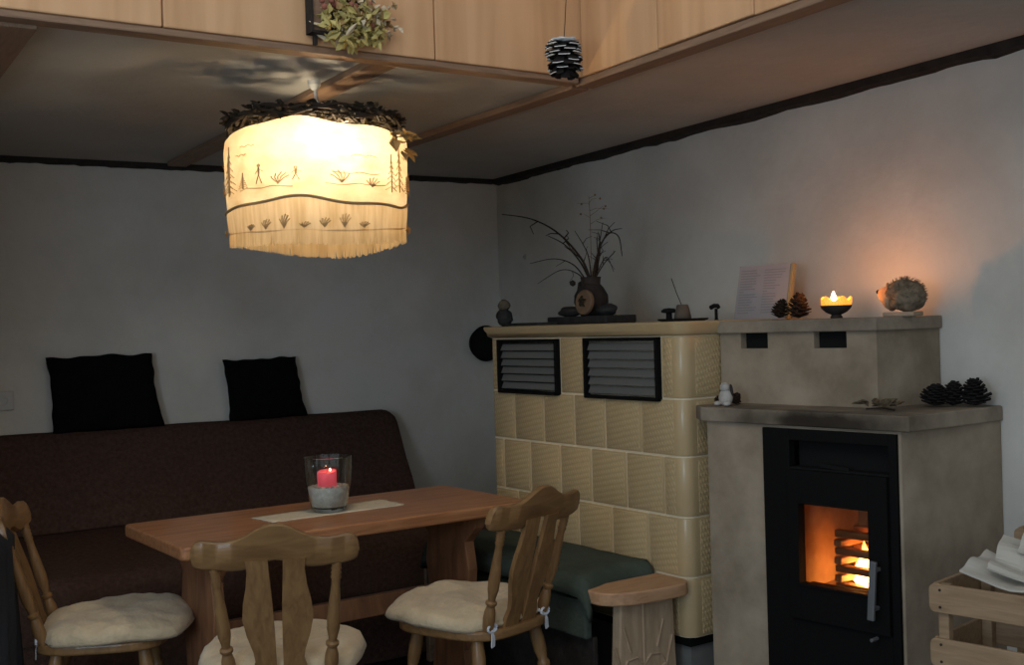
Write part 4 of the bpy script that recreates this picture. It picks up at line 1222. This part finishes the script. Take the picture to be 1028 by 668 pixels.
B = lambda dx=0, dy=0: (-.735 + dx, .205 + dy, 1.555)
z0j = ZT + .032 + .125
branch('longest dry twig in the jug, arching far left to the room corner', [(-.73, .205, z0j), (-.78, .2, 1.64), (-.93, .2, 1.76), (-1.13, .21, 1.84), (-1.37, .22, 1.885)], .0056, [(.35, -.07, .05, 0), (.5, -.1, .0, 0), (.45, .05, .03, 0), (.7, -.06, -.05, 0)])
branch('dry twig in the jug reaching left, just under the longest one', [(-.735, .21, z0j), (-.79, .2, 1.63), (-.88, .19, 1.71), (-.99, .19, 1.755)], .0046, [(.5, -.03, .05, 0), (.7, .03, .03, 0)])
branch('low dry twig in the jug drooping left over the stones', [(-.74, .2, z0j), (-.82, .19, 1.62), (-.94, .18, 1.655), (-1.10, .17, 1.645)], .0034, [(.5, -.06, -.02, 0)])
branch('lowest dry twig in the jug hanging left with a dark seed pod', [(-.745, .2, z0j), (-.80, .19, 1.585), (-.90, .18, 1.605), (-1.05, .17, 1.555)], .003, [(.45, .0, -.05, 0)], heads=.014)
branch('dry twig in the jug rising to the right with a hooked tip', [(-.73, .205, z0j), (-.69, .2, 1.64), (-.62, .2, 1.73), (-.55, .2, 1.72), (-.53, .2, 1.64)], .0046, [(.3, -.02, .09, 0), (.45, .05, .06, 0), (.6, -.06, .05, 0)])
branch('dry twig in the jug forking upright at the right', [(-.725, .205, z0j), (-.70, .21, 1.62), (-.68, .22, 1.70), (-.61, .22, 1.745), (-.55, .22, 1.75)], .0042, [(.5, -.05, .03, 0), (.7, -.1, .02, 0)])
branch('short dry twig in the jug curling low at the right', [(-.72, .2, z0j), (-.66, .19, 1.60), (-.60, .18, 1.64), (-.56, .18, 1.58)], .003, [(.5, .06, .0, 0), (.6, .03, -.05, 0)])
branch('upright straw stem with feathery seed heads in the jug', [(-.735, .215, z0j), (-.745, .22, 1.68), (-.745, .22, 1.8), (-.75, .22, 1.90)], .002, [(.62, .07, .02, 0), (.7, -.06, .02, 0), (.78, .09, .0, 0), (.85, -.05, .01, 0), (.88, .07, .01, 0), (.95, .04, .01, 0), (.72, .10, .03, 0)], 'straw', heads=.005)
for k, (dx, dz, sd) in enumerate(((-.16, .16, 1), (-.10, .22, 2), (.07, .24, 3), (.13, .12, 4), (.02, .2, 5), (-.05, .13, 6))):
    branch(('thin dry twig in the jug leaning left below the long arch', 'thin dry twig in the jug leaning slightly left', 'thin dry twig in the jug leaning slightly right', 'short thin dry twig in the jug leaning far right', 'thin dry twig in the jug standing nearly straight', 'shortest dry twig in the jug, tilted left')[k],
           [(-.73, .205, z0j), (-.735 + dx * .3, .2 + .01 * sd, 1.56 + dz * .45), (-.735 + dx, .19 + .01 * sd, 1.545 + dz)], .0036, [(.5, .03 * (-1) ** k, .04, 0), (.7, -.03 * (-1) ** k, .03, 0)], n=10)
# figurine far left
fg_ = thing('stone_figure', 'small dark figure with a greyish head on the left end of the tiled stove', 'figurine', oloc(-1.12, .34, ZT), oa)
fg_.location = oloc(-1.135, .05, ZT); fg_.scale = (.85, .85, .8)
bm = bmesh.new(); blob(bm, .045, .04, .05, T(0, 0, .047), 3, .25, 8, 2); bm_obj('body', bm, M['dark_stone'], fg_, True)
bm = bmesh.new(); blob(bm, .032, .03, .032, T(.0, 0, .112), 3, .2, 8, 5); bm_obj('head', bm, mat('grey_straw_head', (.14, .12, .09), .9, .1, var=.5, vscale=40), fg_, True)['label'] = 'greyish head'
bm = bmesh.new(); prism(bm, [(-.10, -.05), (.14, -.06), (.16, .03), (0, .06), (-.11, .04)], 0, .012, bev=.003)
ps = bm_obj('slate_piece', bm, M['dark_stone']); ps.location = oloc(-.99, .07, ZT); ps.rotation_euler.z = oa
tag(ps, 'thin dark slate piece beside the small figure on the tiled stove', 'stone')
# incense dish
ind = tag(bm_obj('incense_tray', (lambda b_: (lathe(b_, [(.1, .0), (.115, .004), (.118, .010), (.113, .010), (.1, .006), (.001, .006)], 32), [setattr(v.co, 'y', v.co.y * .55) for v in b_.verts], b_)[2])(bmesh.new()), M['flat_black']), 'flat black oval dish on the right end of the tiled stove', 'dish')
ind.location = oloc(-.20, .2, ZT); ind.rotation_euler.z = oa
ic = thing('incense_cone_holder', 'small greyish cone with a slanted incense stick in the black dish', 'incense holder', oloc(-.205, .205, ZT + .0062), oa)
bm = bmesh.new(); lathe(bm, [(.033, 0), (.03, .02), (.022, .052), (.018, .055), (.001, .054)], 20); bm_obj('holder', bm, mat('grey_clay', (.12, .10, .08), .8, .1, var=.3, vscale=20), ic, True)
bm = bmesh.new(); tube(bm, [(0, 0, .045), (-.03, 0, .10), (-.055, 0, .155)], .0016, 6); bm_obj('incense_stick', bm, M['twig'], ic)
mu = thing('mushroom_ornament', 'tiny black mushroom shaped ornament in the dish beside the incense stick', 'ornament', oloc(-.262, .19, ZT + .0062), oa)
bm = bmesh.new(); lathe(bm, [(.012, 0), (.011, .022), (.012, .026)], 14); bm_obj('stem', bm, M['flat_black'], mu)
bm = bmesh.new(); lathe(bm, [(.012, .025), (.028, .027), (.03, .034), (.02, .042), (.001, .044)], 18); bm_obj('cap', bm, M['flat_black'], mu, True)
te = thing('hook_ornament', 'tiny black hammer shaped ornament standing alone left of the paper sheet', 'ornament', oloc(-.078, .25, ZT), oa)
bm = bmesh.new(); lathe(bm, [(.009, 0), (.006, .004), (.006, .042)], 12); bm_obj('stem', bm, M['flat_black'], te)
bm = bmesh.new(); tube(bm, [(-.026, 0, .046), (-.01, 0, .052), (.008, 0, .052), (.014, 0, .044)], .009, 8, .007); bm_obj('head', bm, M['flat_black'], te, True)

# ------------------------------------------------------------------ things on the fireplace stove
ZU = 1.3725
pc_loc = slw(-.10, .47, ZU)
pp = thing('paper_sheet', 'upright sheet of small print leaning on the wall above the stove', 'paper', pc_loc, sa_ + R(-2))
bm = bmesh.new(); box(bm, .235, .006, .205, T(0, 0, .1025, rx=R(-9)), .001)
for v in bm.verts: v.co.x += v.co.z * .05
bm_obj('sheet', bm, M['paper_card'], pp)
bm = bmesh.new(); box(bm, .012, .02, .205, T(.126, .005, .1025, rx=R(-9)), .002)
for v in bm.verts: v.co.x += v.co.z * .05
bm_obj('page_edges', bm, M['paper_edge'], pp)['label'] = 'yellowed page edge'
bm = bmesh.new(); random.seed(11)
for c in range(2):
    for k in range(17):
        zz = .185 - .0098 * k; L = random.uniform(.05, .095) if k not in (8,) else .02
        x0_ = -.105 + c * .11
        box(bm, L, .0008, .0032, T(x0_ + L / 2 + zz * .05, -.0042 + (zz - .1025) * math.tan(R(9)), zz, rx=R(-9)))
bm_obj('text_lines', bm, M['ink'], pp)['label'] = 'two columns of tiny grey print'

yc = thing('yellow_candle', 'lit yellow flower shaped candle in a dark bowl on the mantel slab', 'candle', slw(.350, .27, ZU), sa_)
yc.scale = (.85, .85, .9)
bm = bmesh.new(); lathe(bm, [(.022, 0), (.024, .004), (.018, .012), (.04, .022), (.056, .036), (.06, .047), (.056, .047), (.05, .036), (.02, .026), (.001, .025)], 32); auto_smooth(bm_obj('bowl', bm, M['dark_clay'], yc), 40)
bm = bmesh.new(); vs = lathe(bm, [(.03, .030), (.052, .040), (.057, .052), (.058, .068), (.052, .072), (.044, .064), (.02, .060), (.001, .060)], 48)
for v in vs:
    t = math.atan2(v.co.y, v.co.x); rr = math.hypot(v.co.x, v.co.y)
    if rr > .035: v.co.z += .008 * math.cos(5 * t + 2.6) * (v.co.z - .03) / .04; k_ = 1 + .05 * math.cos(5 * t + 2.6); v.co.x *= k_; v.co.y *= k_
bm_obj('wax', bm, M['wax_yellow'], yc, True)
bm = bmesh.new(); tube(bm, [(-.01, 0, .058), (-.01, 0, .07)], .001, 6); bm_obj('wick', bm, M['flat_black'], yc)
fo = flame_obj(yc, .064, .034, .0095, emis('candle_flame', (1, .34, .075), 700)); fo.location = (-.010, 0, 0)

hg = thing('hedgehog_figure', 'straw hedgehog figure with a dark nose on the right end of the mantel', 'figurine', slw(.545, .33, ZU), sa_)
bm = bmesh.new(); box(bm, .11, .06, .014, T(.01, 0, .0075), .003); bm_obj('stand', bm, M['stone'], hg)
bm = bmesh.new(); blob(bm, .066, .055, .052, T(.02, 0, .066, ry=R(12)), 4, .12, 10, 3)
random.seed(9)
for k in range(600):
    v = Vector((random.gauss(0, 1), random.gauss(0, 1), random.gauss(0, 1))).normalized()
    if v.x < -.55: continue
    p0_ = Vector((.02 + v.x * .062, v.y * .05, .068 + v.z * .051)); d = (v + Vector((.5, random.uniform(-.4, .4), random.uniform(-.2, .4)))).normalized() * .011
    if p0_.z + d.z < .018: continue
    tube(bm, [p0_, p0_ + d], .0011, 4, .0004)
bm_obj('body', bm, M['hay'], hg)
bm = bmesh.new(); lathe(bm, [(.044, -.012), (.040, .01), (.028, .032), (.013, .05), (.005, .055)], 18, T(-.022, 0, .062, ry=R(-68))); bm_obj('face', bm, M['skin_straw'], hg, True)['label'] = 'pale snout'
bm = bmesh.new(); blob(bm, .0075, .0075, .0075, T(-.075, 0, .081), 2); bm_obj('nose', bm, M['flat_black'], hg, True)['label'] = 'black nose'
for s in (-1, 1):
    bm = bmesh.new(); blob(bm, .0035, .0035, .0035, T(-.048, s * .017, .083), 2); bm_obj('eye', bm, M['flat_black'], hg, True)
    bm = bmesh.new(); blob(bm, .004, .009, .01, T(-.025, s * .026, .10), 2); bm_obj('ear', bm, M['skin_straw'], hg, True)

gn = thing('animal_figure', 'tiny pale animal figure sitting on the left end of the stove shelf', 'figurine', slw(.05, .06, 1.0872), sa_)
gn.scale = (1.25, 1.25, 1.25)
bm = bmesh.new(); blob(bm, .02, .018, .024, T(0, 0, .023), 3); bm_obj('body', bm, M['white_fig'], gn, True)
bm = bmesh.new(); blob(bm, .014, .013, .014, T(0, -.003, .05), 3); bm_obj('head', bm, M['white_fig'], gn, True)
for s in (-1, 1):
    bm = bmesh.new(); blob(bm, .005, .004, .017, T(s * .017, .004, .043, ry=R(-10 * s)), 2); bm_obj('ear', bm, M['dark_clay'], gn, True)
    bm = bmesh.new(); blob(bm, .009, .014, .007, T(s * .016, -.014, .0075), 2); bm_obj('foot', bm, M['white_fig'], gn, True)

dl = thing('dry_leaf_cluster', 'curled dry brown leaves lying on the stove shelf before the upper block', 'dried leaves', slw(.595, .12, 1.0872), sa_)
random.seed(14); bm = bmesh.new()
for k in range(13):
    leaf(bm, T(random.uniform(-.05, .05), random.uniform(-.025, .03), .01 + random.uniform(0, .012), rz=random.uniform(0, 6.3), rx=random.uniform(-.1, .7)), random.uniform(.03, .05), .012)
for k in range(5): leaf(bm, T(-.03 + .012 * k, .02, .012, rz=random.uniform(-.6, .6), rx=.5), .05, .012)
o = bm_obj('leaves', bm, mat('grey_brown_leaf', (.15, .115, .075), .9, .1, var=.5, vscale=25), dl); sm = o.modifiers.new('t', 'SOLIDIFY'); sm.thickness = .001
bm = bmesh.new(); tube(bm, [(-.05, 0, .004), (0, .01, .008), (.05, -.005, .004)], .003, 6); bm_obj('stem', bm, M['twig'], dl)

# ------------------------------------------------------------------ crates
def crate(label, loc, rz, L, W, H, group=None, seed=0):
    t = thing('wooden_crate', label, 'crate', loc, rz, group)
    n = 3; sh_ = (H - .03) / n * .68; gap = (H - sh_ * n) / (n - 1)
    for k in range(n):
        zc = sh_ / 2 + k * (sh_ + gap)
        for yy in (.006, W - .006):
            bm = bmesh.new()
            pts = rrect(L, sh_, .016, 4); prism(bm, [(x + L / 2, z + zc) for x, z in pts], -.006, .006, T(0, yy, 0) @ Matrix.Rotation(PI / 2, 4, 'X'), bev=.002)
            s_ = bm_obj('slat', bm, M['crate'], t)
            if yy < W / 2:
                bm = bmesh.new()
                for x in (.03, L - .03):
                    for z in (zc - sh_ * .3, zc + sh_ * .3): lathe(bm, [(.0035, 0), (.0035, .0015), (.002, .002)], 10, T(x, -.0002, z, rx=PI / 2))
                bm_obj('nail_heads', bm, M['dark_trim'], s_)
        for xx in (.012, L - .012):
            bm = bmesh.new(); box(bm, .012, W - .028, sh_, T(xx + (.006 if xx < L / 2 else -.006) - (.006 if xx < L / 2 else -.006), W / 2, zc), .002); bm_obj('end_slat', bm, M['crate'], t)
    for xx in (.032, L - .032):
        for yy in (.026, W - .026):
            bm = bmesh.new(); box(bm, .027, .027, H - .004, T(xx, yy, H / 2), .002); bm_obj('corner_post', bm, M['crate'], t)
    bm = bmesh.new(); box(bm, L - .05, W - .03, .008, T(L / 2, W / 2, .006), .001); bm_obj('bottom', bm, M['crate'], t)
    return t
cr_a = math.atan2(-.72, .69)
CP = Vector((1.045, 2.925)); CX = Vector((math.cos(cr_a), math.sin(cr_a))); CY = Vector((-CX.y, CX.x))
crate('lower wooden crate carrying the front crate of waste paper', (CP.x, CP.y, 0), cr_a, .5, .30, .34, 'wooden crates by the fireplace')
crate('open wooden crate of waste paper in front of the fireplace side', (CP.x, CP.y, .3405), cr_a, .5, .30, .35, 'wooden crates by the fireplace')
CQ = Vector((1.388, 3.205))
crate('lower wooden crate carrying the crate against the wall', (CQ.x, CQ.y, 0), cr_a, .35, .17, .40, 'wooden crates by the fireplace')
crate('wooden crate against the wall behind the waste paper, only its corner showing', (CQ.x, CQ.y, .4005), cr_a, .35, .17, .372, 'wooden crates by the fireplace')
# waste paper: folded sheets in the crate
random.seed(31)
def sheet(label, x, y, z, L, W, rx, ry, rz, seed):
    x -= .05; z += .028
    bm = bmesh.new(); n = 12; g = []
    for i in range(n + 1):
        row = []
        for j in range(n + 1):
            u, v = i / n - .5, j / n - .5
            zz = .03 * noise.noise(Vector((u * 3 + seed, v * 2.5, seed))) + .03 * abs(u + .1) + (.02 if u < -.2 else 0) * (u + .2) * -6
            row.append(bm.verts.new((u * L, v * W, zz)))
        g.append(row)
    for i in range(n):
        for j in range(n): bm.faces.new((g[i][j], g[i + 1][j], g[i + 1][j + 1], g[i][j + 1]))
    o = bm_obj('paper_bundle', bm, M['paper'], None)
    s_ = o.modifiers.new('t', 'SOLIDIFY'); s_.thickness = .006
    v = CP + CX * x + CY * y
    o.location = (v.x, v.y, z); o.rotation_euler = (rx, ry, cr_a + rz)
    return tag(o, label, 'paper', 'waste paper in the crate')
sheet('crumpled white paper sheet lowest in the crate, along its front rail', .30, .12, .672, .36, .17, R(6), R(-4), .02, 1)
sheet('white paper sheet in the crate, propped on the lower sheet', .33, .165, .712, .32, .17, R(20), R(-9), .1, 4)
sheet('white paper sheet standing highest at the back of the crate', .37, .215, .765, .30, .14, R(34), R(-8), -.05, 7)

# ------------------------------------------------------------------ jacket on left chair
jo = bm_obj('hanging_jacket', jk, M['jacket'], None, True)
jo.location = chair_pt(ch3, .145, -.272, .80); jo.rotation_euler.z = ch3.rotation_euler.z
sm = jo.modifiers.new('t', 'SOLIDIFY'); sm.thickness = .006
tag(jo, 'dark jacket hanging over the back of the chair at the left photo edge', 'jacket')

# ------------------------------------------------------------------ light
w = bpy.data.worlds.new('room_dusk'); bpy.context.scene.world = w; w.use_nodes = True
bgn = w.node_tree.nodes['Background']; bgn.inputs['Color'].default_value = (.86, .93, 1, 1); bgn.inputs['Strength'].default_value = .60
def area(name, loc, target, sx, sy, power, col):
    l = bpy.data.lights.new(name, 'AREA'); l.shape = 'RECTANGLE'; l.size = sx; l.size_y = sy; l.energy = power; l.color = col
    o = bpy.data.objects.new(name, l); C.objects.link(o); o.location = loc
    o.rotation_euler = (Vector(target) - Vector(loc)).to_track_quat('-Z', 'Y').to_euler()
    return o
area('daylight_window', (-1.6, -.6, 1.5), (.6, 4.2, 1.0), 1.0, 1.0, 30, (.62, .80, 1))
area('upstairs_daylight', (-.4, .3, 3.2), (-.1, 3.8, 2.0), 1.4, .9, 17, (1, .94, .86))

sc = bpy.context.scene
sc.view_settings.view_transform = 'Standard'; sc.view_settings.look = 'None'
sc.view_settings.exposure = 0; sc.view_settings.gamma = 1
sc.view_settings.use_curve_mapping = False
